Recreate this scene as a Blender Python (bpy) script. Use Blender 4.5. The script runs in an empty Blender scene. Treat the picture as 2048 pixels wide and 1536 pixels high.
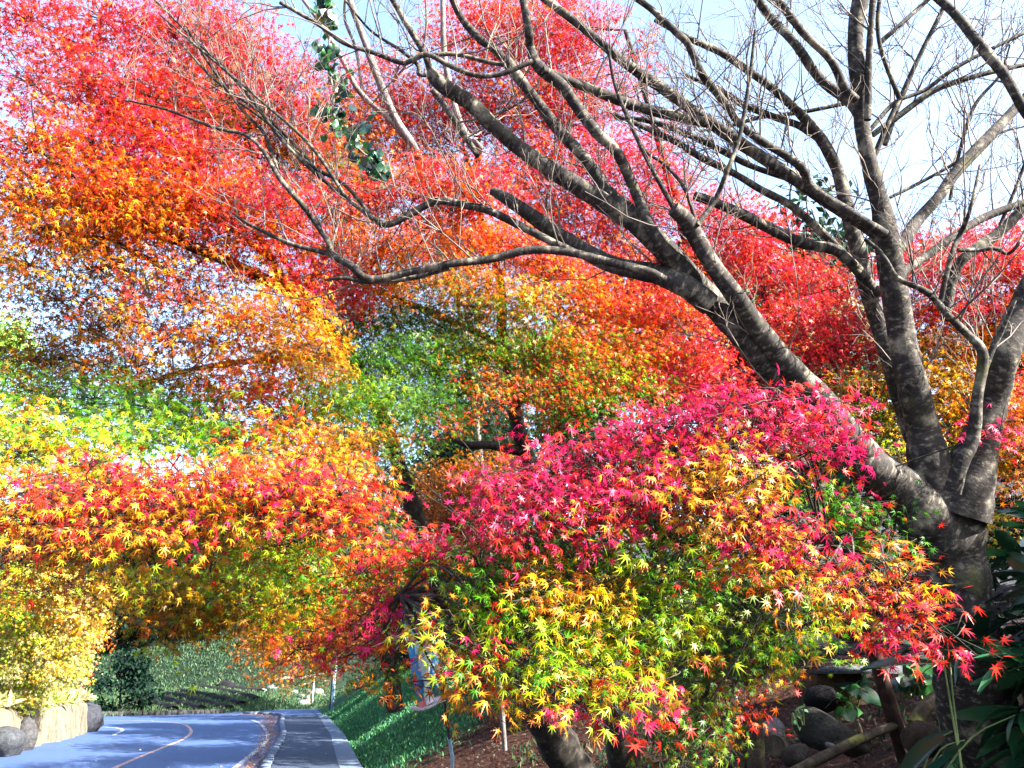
import bpy, math, random
import numpy as np
from mathutils import Vector

rng = np.random.default_rng(7)
random.seed(7)
C = bpy.context.scene.collection
scene = bpy.context.scene

# ------------------------------------------------------------------ camera
F_PX = 1607.0                      # focal length in pixels of a 2048-wide picture
PITCH = math.radians(20.4)
CAM = np.array([0.0, 0.0, 1.6])
cam_d = bpy.data.cameras.new('camera')
cam_d.lens = 36.0 * F_PX / 2048.0
cam_d.sensor_width = 36.0
cam_d.clip_start = 0.05
cam_d.clip_end = 2000.0
cam_o = bpy.data.objects.new('camera', cam_d)
cam_o.location = CAM
cam_o.rotation_euler = (math.radians(90) + PITCH, 0, 0)
C.objects.link(cam_o)
scene.camera = cam_o

# ------------------------------------------------------------------ light
SUN = np.array([0.74, -0.36, 0.57]); SUN /= np.linalg.norm(SUN)
world = bpy.data.worlds.new('World')
scene.world = world
world.use_nodes = True
wn = world.node_tree
bg = wn.nodes['Background']
sky = wn.nodes.new('ShaderNodeTexSky')
sky.sky_type = 'NISHITA'
sky.sun_disc = False
sky.sun_elevation = math.asin(SUN[2])
sky.sun_rotation = math.atan2(SUN[0], SUN[1])
sky.air_density = 1.0
sky.dust_density = 2.5
sky.ozone_density = 1.5
wn.links.new(sky.outputs[0], bg.inputs[0])
bg.inputs[1].default_value = 0.095
sun_d = bpy.data.lights.new('sun', 'SUN')
sun_d.energy = 5.0
sun_d.angle = math.radians(0.5)
sun_d.color = (1.0, 0.94, 0.84)
sun_o = bpy.data.objects.new('sun', sun_d)
sun_o.rotation_euler = Vector(SUN).to_track_quat('Z', 'Y').to_euler()
C.objects.link(sun_o)
scene.view_settings.view_transform = 'Standard'
scene.view_settings.look = 'None'
scene.view_settings.gamma = 1.0
scene.view_settings.exposure = 3.1
scene.cycles.max_bounces = 6
scene.cycles.diffuse_bounces = 2
scene.cycles.transmission_bounces = 4
scene.cycles.transparent_max_bounces = 4

# ------------------------------------------------------------------ geometry helpers
FWD = np.array([0.0, math.cos(PITCH), math.sin(PITCH)])
UPV = np.array([0.0, -math.sin(PITCH), math.cos(PITCH)])
RGT = np.array([1.0, 0.0, 0.0])

def ray(u, v):
    return RGT * ((u - 1024.0) / F_PX) + FWD + UPV * ((768.0 - v) / F_PX)

def at(u, v, d):
    return CAM + d * ray(u, v)

def gp(u, v, z=0.0):
    r = ray(u, v)
    return CAM + r * ((z - CAM[2]) / r[2])

def norm(a):
    a = np.asarray(a, float)
    return a / (np.linalg.norm(a, axis=-1, keepdims=True) + 1e-9)

class MB:
    """collects vertices, faces, colours and a length-along value for one mesh"""
    def __init__(self):
        self.v = []; self.f = {}; self.c = []; self.a = []; self.n = 0
    def add(self, verts, faces, col=None, along=None):
        verts = np.asarray(verts, np.float32).reshape(-1, 3)
        m = len(verts)
        self.v.append(verts)
        if isinstance(faces, np.ndarray): faces = [faces]
        else:
            d = {}
            for q in faces: d.setdefault(len(q), []).append(q)
            faces = [np.asarray(x, np.int64) for x in d.values()]
        for fa in faces:
            self.f.setdefault(fa.shape[1], []).append(fa + self.n)
        if col is None: col = np.ones((m, 3), np.float32)
        col = np.asarray(col, np.float32)
        if col.ndim == 1: col = np.tile(col, (m, 1))
        self.c.append(col)
        self.a.append(np.zeros(m, np.float32) if along is None else np.asarray(along, np.float32))
        self.n += m
    def build(self, name, mat, parent=None, smooth=False, loc=None):
        me = bpy.data.meshes.new(name)
        if self.n:
            V = np.concatenate(self.v)
            if loc is not None: V = V - np.asarray(loc, np.float32)
            me.vertices.add(self.n)
            me.vertices.foreach_set('co', V.ravel())
            loops = []; starts = []; tot = []; s = 0
            for k, lst in self.f.items():
                fa = np.concatenate(lst)
                loops.append(fa.ravel())
                starts.append(s + np.arange(len(fa)) * k); tot.append(np.full(len(fa), k))
                s += fa.size
            L = np.concatenate(loops).astype(np.int32)
            me.loops.add(len(L)); me.loops.foreach_set('vertex_index', L)
            S = np.concatenate(starts).astype(np.int32); T = np.concatenate(tot).astype(np.int32)
            me.polygons.add(len(S))
            me.polygons.foreach_set('loop_start', S); me.polygons.foreach_set('loop_total', T)
            if smooth: me.polygons.foreach_set('use_smooth', np.ones(len(S), bool))
            ca = me.attributes.new('Col', 'FLOAT_COLOR', 'POINT')
            cc = np.concatenate(self.c); cc = np.concatenate([cc, np.ones((len(cc), 1), np.float32)], 1)
            ca.data.foreach_set('color', cc.ravel())
            aa = me.attributes.new('along', 'FLOAT', 'POINT')
            aa.data.foreach_set('value', np.concatenate(self.a))
            me.update(calc_edges=True)
            me.validate()
        me.materials.append(mat)
        o = bpy.data.objects.new(name, me)
        C.objects.link(o)
        if parent is not None:
            o.parent = parent
            if loc is None and parent.type == 'EMPTY':
                o.matrix_parent_inverse = parent.matrix_basis.inverted()
        elif loc is not None:
            o.location = loc
        return o

def tag(o, label=None, cat=None, group=None, kind=None):
    if label: o['label'] = label
    if cat: o['category'] = cat
    if group: o['group'] = group
    if kind: o['kind'] = kind
    return o

def thing(name, label, cat, loc=(0, 0, 0), group=None):
    o = bpy.data.objects.new(name, None)
    o.location = tuple(float(x) for x in loc)
    o.empty_display_size = 0.2
    C.objects.link(o)
    return tag(o, label, cat, group)

def smooth_path(P, R, sub=4):
    """Catmull-Rom through points P with radii R"""
    P = np.asarray(P, float); R = np.asarray(R, float)
    if len(P) < 3 or sub < 2: 
        return P, R
    Pe = np.vstack([2 * P[0] - P[1], P, 2 * P[-1] - P[-2]])
    out = []; rr = []
    for i in range(len(P) - 1):
        p0, p1, p2, p3 = Pe[i:i + 4]
        for k in range(sub):
            t = k / sub
            out.append(0.5 * ((2 * p1) + (-p0 + p2) * t + (2 * p0 - 5 * p1 + 4 * p2 - p3) * t * t + (-p0 + 3 * p1 - 3 * p2 + p3) * t ** 3))
            rr.append(R[i] * (1 - t) + R[i + 1] * t)
    out.append(P[-1]); rr.append(R[-1])
    return np.array(out), np.array(rr)

def tube(mb, P, R, seg=8, col=(1, 1, 1), rough=0.0, cap=True, a0=0.0, lump=0.0):
    P = np.asarray(P, float); R = np.asarray(R, float)
    n = len(P)
    T = norm(np.gradient(P, axis=0))
    ref = np.array([0.13, 0.97, 0.2]) if abs(T[0][1]) < 0.8 else np.array([0.97, 0.1, 0.2])
    A = norm(np.cross(T[0], ref)); fr = [A]
    for i in range(1, n):
        A = A - T[i] * np.dot(A, T[i]); A = norm(A); fr.append(A)
    A = np.array(fr); B = np.cross(T, A)
    th = np.arange(seg) * 2 * math.pi / seg
    rad = R[:, None] * np.ones((1, seg))
    if lump:
        al_ = np.concatenate([[0], np.cumsum(np.linalg.norm(np.diff(P, axis=0), axis=1))])
        rad = rad * (1 + lump * vnoise(np.stack([np.repeat(al_[:, None], seg, 1) * 9, np.cos(th)[None, :] * np.ones((n, 1)), np.sin(th)[None, :] * np.ones((n, 1))], -1), 1.0, int(R[0] * 1e5) % 997 + 1))
    if rough: 
        rad = rad * (1 + rng.normal(0, rough, (n, seg)) + rng.normal(0, rough * .8, (n, 1)))
    V = P[:, None, :] + rad[..., None] * (np.cos(th)[None, :, None] * A[:, None, :] + np.sin(th)[None, :, None] * B[:, None, :])
    along = a0 + np.concatenate([[0], np.cumsum(np.linalg.norm(np.diff(P, axis=0), axis=1))])
    al = np.repeat(along, seg)
    i = np.arange(n - 1)[:, None] * seg; j = np.arange(seg)[None, :]; j2 = (j + 1) % seg
    F = np.stack([i + j, i + j2, i + seg + j2, i + seg + j], -1).reshape(-1, 4)
    mb.add(V.reshape(-1, 3), F, np.asarray(col, np.float32), al)
    if cap:
        for k in (0, n - 1):
            ring = V[k]; o = list(range(seg))
            if k == 0: o = o[::-1]
            mb.add(ring, [o], np.asarray(col, np.float32), np.full(seg, along[k]))

def box(mb, c, s, rz=0.0, col=(1, 1, 1), tilt=None, jit=0.0):
    c = np.asarray(c, float); s = np.asarray(s, float) / 2
    v = np.array([[x, y, z] for z in (-1, 1) for y in (-1, 1) for x in (-1, 1)], float) * s
    if jit: v += rng.normal(0, jit, v.shape)
    if tilt is not None: v = v @ np.array(tilt).T
    ca, sa = math.cos(rz), math.sin(rz)
    v = v @ np.array([[ca, -sa, 0], [sa, ca, 0], [0, 0, 1]]).T + c
    mb.add(v, [(0, 2, 3, 1), (4, 5, 7, 6), (0, 1, 5, 4), (2, 6, 7, 3), (0, 4, 6, 2), (1, 3, 7, 5)], np.asarray(col, np.float32))

def vnoise(P, scale, seed=0, octv=3):
    """cheap smooth pseudo noise from sines, -1..1"""
    P = np.asarray(P, float) * scale
    r = np.random.default_rng(seed); out = np.zeros(P.shape[:-1]); amp = 1; tot = 0
    for o in range(octv):
        for k in range(3):
            d = r.normal(0, 1, P.shape[-1]); ph = r.uniform(0, 6.28)
            out += amp * np.sin(P @ d * (1.9 ** o) + ph); tot += amp
        amp *= .55
    return out / tot * 1.6

def rock(mb, c, s, seed, col=(1, 1, 1), flat=0.25, seg=14, rings=9):
    r = np.random.default_rng(seed)
    th = np.linspace(0, 2 * math.pi, seg, endpoint=False); ph = np.linspace(0.02, math.pi - .02, rings)
    D = np.stack([np.sin(ph)[:, None] * np.cos(th), np.sin(ph)[:, None] * np.sin(th), np.cos(ph)[:, None] * np.ones(seg)], -1)
    rad = 1 + 0.22 * vnoise(D, 1.6, seed)
    for k in range(6):                      # planar facets
        n = norm(r.normal(0, 1, 3)); lim = r.uniform(.62, .85)
        dd = D @ n * rad
        rad = np.where(dd > lim, rad * lim / np.maximum(dd, 1e-3), rad)
    V = D * rad[..., None] * np.asarray(s) + np.asarray(c)
    i = np.arange(rings - 1)[:, None] * seg; j = np.arange(seg)[None, :]; j2 = (j + 1) % seg
    F = np.stack([i + j, i + seg + j, i + seg + j2, i + j2], -1).reshape(-1, 4)
    mb.add(V.reshape(-1, 3), F, np.asarray(col, np.float32))

# ------------------------------------------------------------------ materials
def new_mat(name):
    m = bpy.data.materials.new(name); m.use_nodes = True
    nt = m.node_tree; nt.nodes.clear()
    out = nt.nodes.new('ShaderNodeOutputMaterial')
    return m, nt, out

def N(nt, t, **kw):
    n = nt.nodes.new(t)
    for k, v in kw.items(): setattr(n, k, v)
    return n

def ramp(nt, fac, stops):
    r = N(nt, 'ShaderNodeValToRGB')
    el = r.color_ramp.elements
    while len(el) < len(stops): el.new(0.5)
    for e, (p, c) in zip(el, stops):
        e.position = p; e.color = (*c, 1)
    nt.links.new(fac, r.inputs[0])
    return r.outputs[0]

def noise(nt, scale, detail=6, rough=.6, vec=None, dim='3D'):
    n = N(nt, 'ShaderNodeTexNoise'); n.inputs['Scale'].default_value = scale
    n.inputs['Detail'].default_value = detail; n.inputs['Roughness'].default_value = rough
    if vec is None:
        g = N(nt, 'ShaderNodeNewGeometry'); vec = g.outputs['Position']
    nt.links.new(vec, n.inputs['Vector'])
    return n.outputs['Fac']

def mixc(nt, fac, a, b, mode='MIX'):
    m = N(nt, 'ShaderNodeMix', data_type='RGBA', blend_type=mode)
    for s, x in ((0, fac), (6, a), (7, b)):
        if isinstance(x, (int, float)): m.inputs[s].default_value = x
        elif isinstance(x, tuple): m.inputs[s].default_value = (*x, 1)
        else: nt.links.new(x, m.inputs[s])
    return m.outputs[2]

def surf(nt, out, col, rough=.8, spec=.3, bump=None, bstr=.4, bdist=.02, metal=0.0):
    p = N(nt, 'ShaderNodeBsdfPrincipled')
    if isinstance(col, tuple): p.inputs['Base Color'].default_value = (*col, 1)
    else: nt.links.new(col, p.inputs['Base Color'])
    p.inputs['Roughness'].default_value = rough
    p.inputs['Specular IOR Level'].default_value = spec
    p.inputs['Metallic'].default_value = metal
    if bump is not None:
        b = N(nt, 'ShaderNodeBump'); b.inputs['Strength'].default_value = bstr; b.inputs['Distance'].default_value = bdist
        nt.links.new(bump, b.inputs['Height']); nt.links.new(b.outputs[0], p.inputs['Normal'])
    nt.links.new(p.outputs[0], out.inputs[0])
    return p

def leaf_mat(name, trans=.45, rough=.42, spec=.35):
    m, nt, out = new_mat(name)
    a = N(nt, 'ShaderNodeAttribute', attribute_name='Col')
    n = noise(nt, 35, 2)
    c = mixc(nt, .35, a.outputs['Color'], ramp(nt, n, [(.3, (.62, .62, .62)), (.75, (1.25, 1.2, 1.1))]), 'MULTIPLY')
    p = N(nt, 'ShaderNodeBsdfPrincipled'); nt.links.new(c, p.inputs['Base Color'])
    p.inputs['Roughness'].default_value = rough; p.inputs['Specular IOR Level'].default_value = spec
    t = N(nt, 'ShaderNodeBsdfTranslucent'); nt.links.new(c, t.inputs[0])
    mx = N(nt, 'ShaderNodeMixShader'); mx.inputs[0].default_value = trans
    nt.links.new(p.outputs[0], mx.inputs[1]); nt.links.new(t.outputs[0], mx.inputs[2])
    nt.links.new(mx.outputs[0], out.inputs[0])
    return m

def bark_mat(name, dark, mid, pale, ring=40.0, moss=.0, mosscol=(.16, .17, .04)):
    m, nt, out = new_mat(name)
    g = N(nt, 'ShaderNodeNewGeometry')
    al = N(nt, 'ShaderNodeAttribute', attribute_name='along')
    # ring pattern: squashed noise along the limb
    comb = N(nt, 'ShaderNodeCombineXYZ')
    mul = N(nt, 'ShaderNodeMath', operation='MULTIPLY'); mul.inputs[1].default_value = ring
    nt.links.new(al.outputs['Fac'], mul.inputs[0])
    sep = N(nt, 'ShaderNodeSeparateXYZ'); nt.links.new(g.outputs['Position'], sep.inputs[0])
    for k, s in ((0, 22.0), (1, 22.0)):
        mm = N(nt, 'ShaderNodeMath', operation='MULTIPLY'); mm.inputs[1].default_value = s
        nt.links.new(sep.outputs[k], mm.inputs[0]); nt.links.new(mm.outputs[0], comb.inputs[k])
    nt.links.new(mul.outputs[0], comb.inputs[2])
    rn = noise(nt, 1.0, 5, .65, comb.outputs[0])
    big = noise(nt, 7.0, 4)
    fine = noise(nt, 60, 4, .7)
    c1 = ramp(nt, rn, [(.36, dark), (.54, mid), (.70, pale)])
    c2 = ramp(nt, big, [(.37, dark), (.55, mid), (.70, pale)])
    c = mixc(nt, .55, c1, c2)
    c = mixc(nt, .5, c, ramp(nt, fine, [(.3, (.35, .35, .35)), (.7, (1.5, 1.5, 1.45))]), 'MULTIPLY')
    if moss:
        mf = ramp(nt, noise(nt, 3.3, 5, .7), [(.62 - moss * .25, (0, 0, 0)), (.72 - moss * .2, (1, 1, 1))])
        c = mixc(nt, mf, c, mosscol)
    add = N(nt, 'ShaderNodeMath', operation='ADD'); nt.links.new(rn, add.inputs[0]); nt.links.new(fine, add.inputs[1])
    surf(nt, out, c, .85, .2, add.outputs[0], .45, .008)
    return m

def simple_mat(name, stops, scale=8, rough=.8, spec=.3, bs=.3, bd=.01, metal=0.0, detail=6):
    m, nt, out = new_mat(name)
    n = noise(nt, scale, detail, .65)
    surf(nt, out, ramp(nt, n, stops), rough, spec, n, bs, bd, metal)
    return m

def col_mat(name, rough=.8, spec=.3, scale=14, lo=.55, hi=1.4, bs=.5, bd=.02):
    """colour attribute varied by noise"""
    m, nt, out = new_mat(name)
    a = N(nt, 'ShaderNodeAttribute', attribute_name='Col')
    n = noise(nt, scale, 8, .7)
    c = mixc(nt, 1.0, a.outputs['Color'], ramp(nt, n, [(.3, (lo * .6,) * 3), (.7, (hi * .6,) * 3)]), 'MULTIPLY')
    surf(nt, out, c, rough, spec, n, bs, bd)
    return m

M_LEAF = leaf_mat('maple_leaf', .43, .45, .3)
M_LEAF_DARK = leaf_mat('evergreen_leaf', .2, .7, .08)
M_GLOSS = leaf_mat('glossy_leaf', .15, .3, .5)
M_CHERRY = bark_mat('cherry_bark', (.007, .006, .006), (.036, .031, .029), (.34, .31, .23), 38, .1, (.055, .055, .02))
M_TWIG = simple_mat('twig_bark', [(.3, (.02, .015, .015)), (.7, (.20, .165, .14))], 9, .8, .2)
M_MAPLE = bark_mat('maple_bark', (.008, .007, .006), (.025, .021, .018), (.13, .115, .09), 14, .1, (.03, .03, .012))
M_PALE = bark_mat('pale_bark', (.05, .045, .045), (.14, .125, .12), (.26, .24, .22), 20)
M_GREY = bark_mat('grey_bark', (.06, .06, .075), (.22, .22, .25), (.42, .42, .44), 20)

# ------------------------------------------------------------------ terrain
KERB = np.array([(-1.1, -6), (-1.2, 0), (-1.9, 5), (-3.4, 11.5), (-4.97, 17.7), (-7.16, 27.1), (-9.2, 34.5), (-11.5, 43.2)])
KERB_END = np.array([(-11.5, 43.2), (-12.3, 45.2), (-13.4, 46.4), (-14.6, 46.9)])
REDGE = np.array([(1.1, -6), (.9, 0), (0, 5), (-1.6, 11.5), (-3.1, 17.7), (-5.24, 27.1), (-8.3, 39.3), (-12.3, 55.0), (-14.0, 62)])
WALL = np.array([(-10.6, 6), (-11.0, 13), (-11.6, 19.0), (-12.6, 23.0), (-14.2, 29.0), (-15.2, 31.0), (-17, 32.6)])
FARX = np.array([-90, -21, -16.2, -14.6, -12.0, -8, 80]); FARY = np.array([46, 43.3, 48.5, 55, 57, 60, 62.])

def xr(y): return np.interp(y, REDGE[:, 1], REDGE[:, 0])
def xw(y): return np.interp(y, WALL[:, 1], WALL[:, 0])
def sstep(a, b, x):
    t = np.clip((x - a) / (b - a), 0, 1); return t * t * (3 - 2 * t)

def H(x, y):
    x = np.asarray(x, float); y = np.asarray(y, float)
    P = np.stack([x, y], -1)
    n1 = vnoise(P, .9, 3); n2 = vnoise(P, .25, 5)
    s = x - xr(y) - .25
    k = .34 + .42 * sstep(12, 28, y)
    sp = np.maximum(s, 0)
    bank = k * sp / (1 + .035 * sp) + (.06 * n1 + .12 * n2) * sstep(.2, 2.5, sp)
    bank = np.where(s > 0, bank, 0)
    yf = np.interp(x, FARX, FARY)
    f = np.maximum(y - yf - .3, 0)
    field = .055 * f + np.maximum(f - 20, 0) * .45 + .05 * n1 * sstep(0, 3, f)
    field = np.where(y > yf, field, 0)
    m = np.minimum(xw(y) - .35 - x, 32.6 - y)
    hill = np.where(m > 0, 1.15 * sstep(0, .5, m) + .38 * np.maximum(m - .5, 0) + .08 * n1 * sstep(.5, 2, m), 0)
    return np.minimum(np.maximum(np.maximum(bank, field), hill), 26) - .03

def hit(u, v, dmax=140.):
    """where the line of sight through a point of the photo meets the ground"""
    r = ray(u, v)
    t = 2.0
    while t < dmax:
        p = CAM + r * t
        if p[2] < float(H(p[0], p[1])):
            lo, hi = t - .15, t
            for _ in range(12):
                mm = (lo + hi) / 2; p = CAM + r * mm
                if p[2] < float(H(p[0], p[1])): hi = mm
                else: lo = mm
            return CAM + r * hi
        t += .15
    return CAM + r * dmax

def ground_at(x, y): return np.array([x, y, float(H(x, y))])

gx = np.concatenate([np.arange(-300, -40, 20), np.arange(-40, -16, 1.2), np.arange(-16, 9, .25), np.arange(9, 40, 1.2), np.arange(40, 301, 20)])
gy = np.concatenate([np.arange(-30, 2, 1.0), np.arange(2, 34, .3), np.arange(34, 76, .8), np.arange(76, 420, 20)])
X, Y = np.meshgrid(gx, gy)
Z = H(X, Y)
LIT = np.array((.045, .02, .014)); GRN = np.array((.03, .10, .045)); DRY = np.array((.11, .065, .025)); SOIL = np.array((.09, .07, .06)); FGR = np.array((.05, .10, .045))
s_ = X - xr(Y)
P2 = np.stack([X, Y], -1)
nn = vnoise(P2, .7, 9)
green_w = sstep(15.5, 18.5, Y - .9 * (s_ - 1.0) + 1.5 * nn) * (s_ > -.3)
colr = LIT * (1 - green_w[..., None]) + GRN * green_w[..., None]
yf_ = np.interp(X, FARX, FARY)
fld = (Y > yf_ - .5)
dry_w = sstep(9, 14, Y - yf_ + 2 * nn)[..., None]
fieldc = FGR * (1 - dry_w) + DRY * dry_w
dk_w = np.maximum(sstep(16, 19, Y - yf_ + 1.5 * nn), sstep(-17, -21, X) * .0)[..., None]
fieldc = fieldc * (1 - dk_w) + np.array((.012, .025, .016)) * dk_w
colr = np.where((fld & (s_ < 4))[..., None], fieldc, colr)
lefthill = (X < xw(Y) + .1) & (Y < 33)
colr = np.where(lefthill[..., None], np.array((.10, .085, .03)), colr)
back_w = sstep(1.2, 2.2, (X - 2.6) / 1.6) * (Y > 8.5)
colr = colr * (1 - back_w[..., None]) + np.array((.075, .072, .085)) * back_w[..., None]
mb = MB()
ny, nx = X.shape
ii = np.arange(ny - 1)[:, None] * nx; jj = np.arange(nx - 1)[None, :]
mb.add(np.stack([X, Y, Z], -1).reshape(-1, 3), np.stack([ii + jj, ii + jj + 1, ii + nx + jj + 1, ii + nx + jj], -1).reshape(-1, 4), colr.reshape(-1, 3))
M_GROUND = col_mat('ground', .95, .1, 9, .35, 1.6, .9, .06)
tag(mb.build('ground', M_GROUND, smooth=True), kind='structure')

def strip(mb, A, B, z, col=(1, 1, 1)):
    A = np.asarray(A, float); B = np.asarray(B, float); n = len(A)
    z = np.full(n, z) if np.isscalar(z) else z
    V = np.concatenate([np.c_[A, z], np.c_[B, z]])
    i = np.arange(n - 1)
    mb.add(V, np.stack([i, i + n, i + n + 1, i + 1], -1), np.asarray(col, np.float32))

def off(path, d):
    path = np.asarray(path, float); t = np.gradient(path, axis=0); t /= np.linalg.norm(t, axis=1)[:, None]
    return path + np.stack([t[:, 1], -t[:, 0]], -1) * np.reshape(d, (-1, 1))

def resamp(path, n):
    P, _ = smooth_path(np.c_[path, np.zeros(len(path))], np.ones(len(path)), 8)
    L = np.concatenate([[0], np.cumsum(np.linalg.norm(np.diff(P, axis=0), axis=1))])
    s = np.linspace(0, L[-1], n)
    return np.stack([np.interp(s, L, P[:, 0]), np.interp(s, L, P[:, 1])], -1)

# road: asphalt sheet
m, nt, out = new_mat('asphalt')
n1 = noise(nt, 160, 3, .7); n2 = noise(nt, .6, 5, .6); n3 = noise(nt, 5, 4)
c = mixc(nt, .6, ramp(nt, n2, [(.3, (.020, .044, .125)), (.7, (.034, .070, .18))]), ramp(nt, n1, [(.3, (.012, .028, .08)), (.75, (.05, .095, .22))]))  # blue of the skylit shade is put into the asphalt colour
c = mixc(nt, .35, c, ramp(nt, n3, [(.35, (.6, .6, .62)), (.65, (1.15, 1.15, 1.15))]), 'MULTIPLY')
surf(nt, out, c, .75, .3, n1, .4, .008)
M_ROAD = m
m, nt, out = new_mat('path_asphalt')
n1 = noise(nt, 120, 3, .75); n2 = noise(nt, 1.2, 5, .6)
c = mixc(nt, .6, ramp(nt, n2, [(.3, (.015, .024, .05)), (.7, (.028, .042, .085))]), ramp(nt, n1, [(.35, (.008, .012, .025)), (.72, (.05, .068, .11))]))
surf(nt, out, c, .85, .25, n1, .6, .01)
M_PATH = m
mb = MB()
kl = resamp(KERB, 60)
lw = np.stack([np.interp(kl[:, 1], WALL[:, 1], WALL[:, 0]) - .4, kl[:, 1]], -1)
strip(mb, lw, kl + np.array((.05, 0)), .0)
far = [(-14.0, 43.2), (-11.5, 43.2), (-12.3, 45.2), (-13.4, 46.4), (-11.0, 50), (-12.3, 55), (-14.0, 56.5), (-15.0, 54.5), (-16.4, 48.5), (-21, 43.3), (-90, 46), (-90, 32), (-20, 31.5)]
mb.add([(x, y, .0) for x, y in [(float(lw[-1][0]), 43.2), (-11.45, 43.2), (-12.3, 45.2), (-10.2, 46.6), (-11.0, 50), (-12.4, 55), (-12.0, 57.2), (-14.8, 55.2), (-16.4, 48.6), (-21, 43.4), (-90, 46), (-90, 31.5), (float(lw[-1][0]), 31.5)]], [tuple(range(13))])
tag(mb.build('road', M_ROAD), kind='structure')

# lines painted on the road
M_ORANGE = simple_mat('orange_paint', [(.38, (.09, .09, .11)), (.58, (.34, .20, .18))], 9, .7)
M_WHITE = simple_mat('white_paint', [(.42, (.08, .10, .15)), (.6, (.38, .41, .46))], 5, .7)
cl = np.array([(-4.6, -6), (-4.7, 2), (-5.6, 9), (-7.95, 17.7), (-9.2, 23.2), (-10.1, 27.1), (-11.5, 31.3), (-13.7, 36.2), (-15.6, 38.3), (-19, 39.6), (-40, 41)])
p = resamp(cl, 120); mb = MB(); strip(mb, off(p, -.055), off(p, .055), .004)
tag(mb.build('centre_line', M_ORANGE), kind='structure')
el = np.array([gp(470, 1536)[:2] + np.array((.35, -1.5)), gp(470, 1536)[:2], gp(521, 1494)[:2], gp(535, 1475)[:2], gp(531, 1460)[:2], gp(517, 1445)[:2], gp(502, 1440)[:2]])
p = resamp(el, 60); mb = MB(); strip(mb, off(p, -.06), off(p, .06), .004)
ll = np.array([(-13.0, 28.6), (-14.4, 32.2), (-16.5, 34), (-22, 35.3)])
p = resamp(ll, 60); strip(mb, off(p, -.06), off(p, .06), .004)
tag(mb.build('edge_line', M_WHITE), kind='structure')

# sidewalk, gutter strip and kerb
mb = MB()
ys = np.linspace(-6, 43.5, 70)
A = np.stack([np.interp(ys, KERB[:, 1], KERB[:, 0]) + .17, ys], -1); B = np.stack([xr(ys) - .38, ys], -1)
strip(mb, A, B, .09)
tag(mb.build('sidewalk', M_PATH), kind='structure')
mb = MB()
A = np.stack([xr(ys) - .38, ys], -1); B = np.stack([xr(ys) + .04, ys], -1)
strip(mb, A, B, .096)
strip(mb, B, B + np.array((.02, 0)), np.full(70, .096)); 
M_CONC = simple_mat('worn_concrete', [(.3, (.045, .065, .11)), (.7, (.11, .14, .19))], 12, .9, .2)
tag(mb.build('path_edging', M_CONC), kind='structure')
kp = resamp(np.vstack([KERB[2:], KERB_END[1:]]), 46)
mb = MB()
for a, b in zip(kp[:-1], kp[1:]):
    d = b - a; L = np.linalg.norm(d); c0 = (a + b) / 2
    box(mb, (c0[0] + .08, c0[1], .055), (.17 + rng.normal(0, .008), L - .025, .17 + rng.normal(0, .008)), math.atan2(d[1], d[0]) - math.pi / 2, jit=.006)
tag(mb.build('kerb', M_CONC), kind='structure')

# ------------------------------------------------------------------ leaves
def leaf_template(lobes):
    ang = [math.radians(a) for a, _ in lobes]; ln = [l for _, l in lobes]
    V = [(0, 0, 0)]; F = []; tipf = [0.0]
    notch = []
    for i in range(len(lobes) + 1):
        if i == 0: a = ang[0] - .35; r = .13
        elif i == len(lobes): a = ang[-1] + .35; r = .13
        else: a = (ang[i - 1] + ang[i]) / 2; r = .21 * (ln[i - 1] + ln[i]) / 2 + .05
        notch.append(len(V)); V.append((r * math.sin(a), r * math.cos(a), .03)); tipf.append(.25)
    for i, (a, l) in enumerate(zip(ang, ln)):
        t = len(V); V.append((l * math.sin(a), l * math.cos(a), -.22 * l * l)); tipf.append(1.0)
        F.append((0, notch[i], t, notch[i + 1]))
    V = np.array(V, float); V[:, 1] -= .1
    return V * .62, np.array(F), np.array(tipf)

LEAF7 = leaf_template([(-128, .5), (-84, .8), (-40, .96), (0, 1.05), (40, .96), (84, .8), (128, .5)])
LEAF5 = leaf_template([(-110, .6), (-54, .9), (0, 1.05), (54, .9), (110, .6)])
DIAM = (np.array([(0, -.5, 0), (.26, 0, .06), (0, .5, -.06), (-.26, 0, .06)], float), np.array([(0, 1, 2, 3)]), np.array([0, .5, 1, .5]))
def lance(wid=.17, n=5):
    V = []; t = []
    ys = np.linspace(0, 1, n + 1)
    for y in ys:
        w = wid * math.sin(math.pi * min(1, (y * .93 + .05))) ** .8
        V += [(-w, y, .10 * w - .25 * y * y), (0, y, -.03 - .25 * y * y), (w, y, .10 * w - .25 * y * y)]; t += [y] * 3
    F = []
    for i in range(n):
        for k in (0, 1): F.append((i * 3 + k, i * 3 + k + 1, i * 3 + k + 4, i * 3 + k + 3))
    return np.array(V), np.array(F), np.array(t)
LANCE = lance()
def round_leaf():
    V = [(0, .08, 0)]; t = [0]; n = 14
    for i in range(n):
        a = math.radians(-160 + 320 * i / (n - 1)); r = 1 + .06 * math.cos(5 * a) + (.05 if i % 2 else 0)
        V.append((r * math.sin(a) * .55, r * math.cos(a) * .55 + .08, -.10 + .07 * math.cos(3 * a))); t.append(1)
    F = [(0, i, i + 1) for i in range(1, n)]
    return np.array(V), np.array(F), np.array(t)
ROUND = round_leaf()

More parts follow.
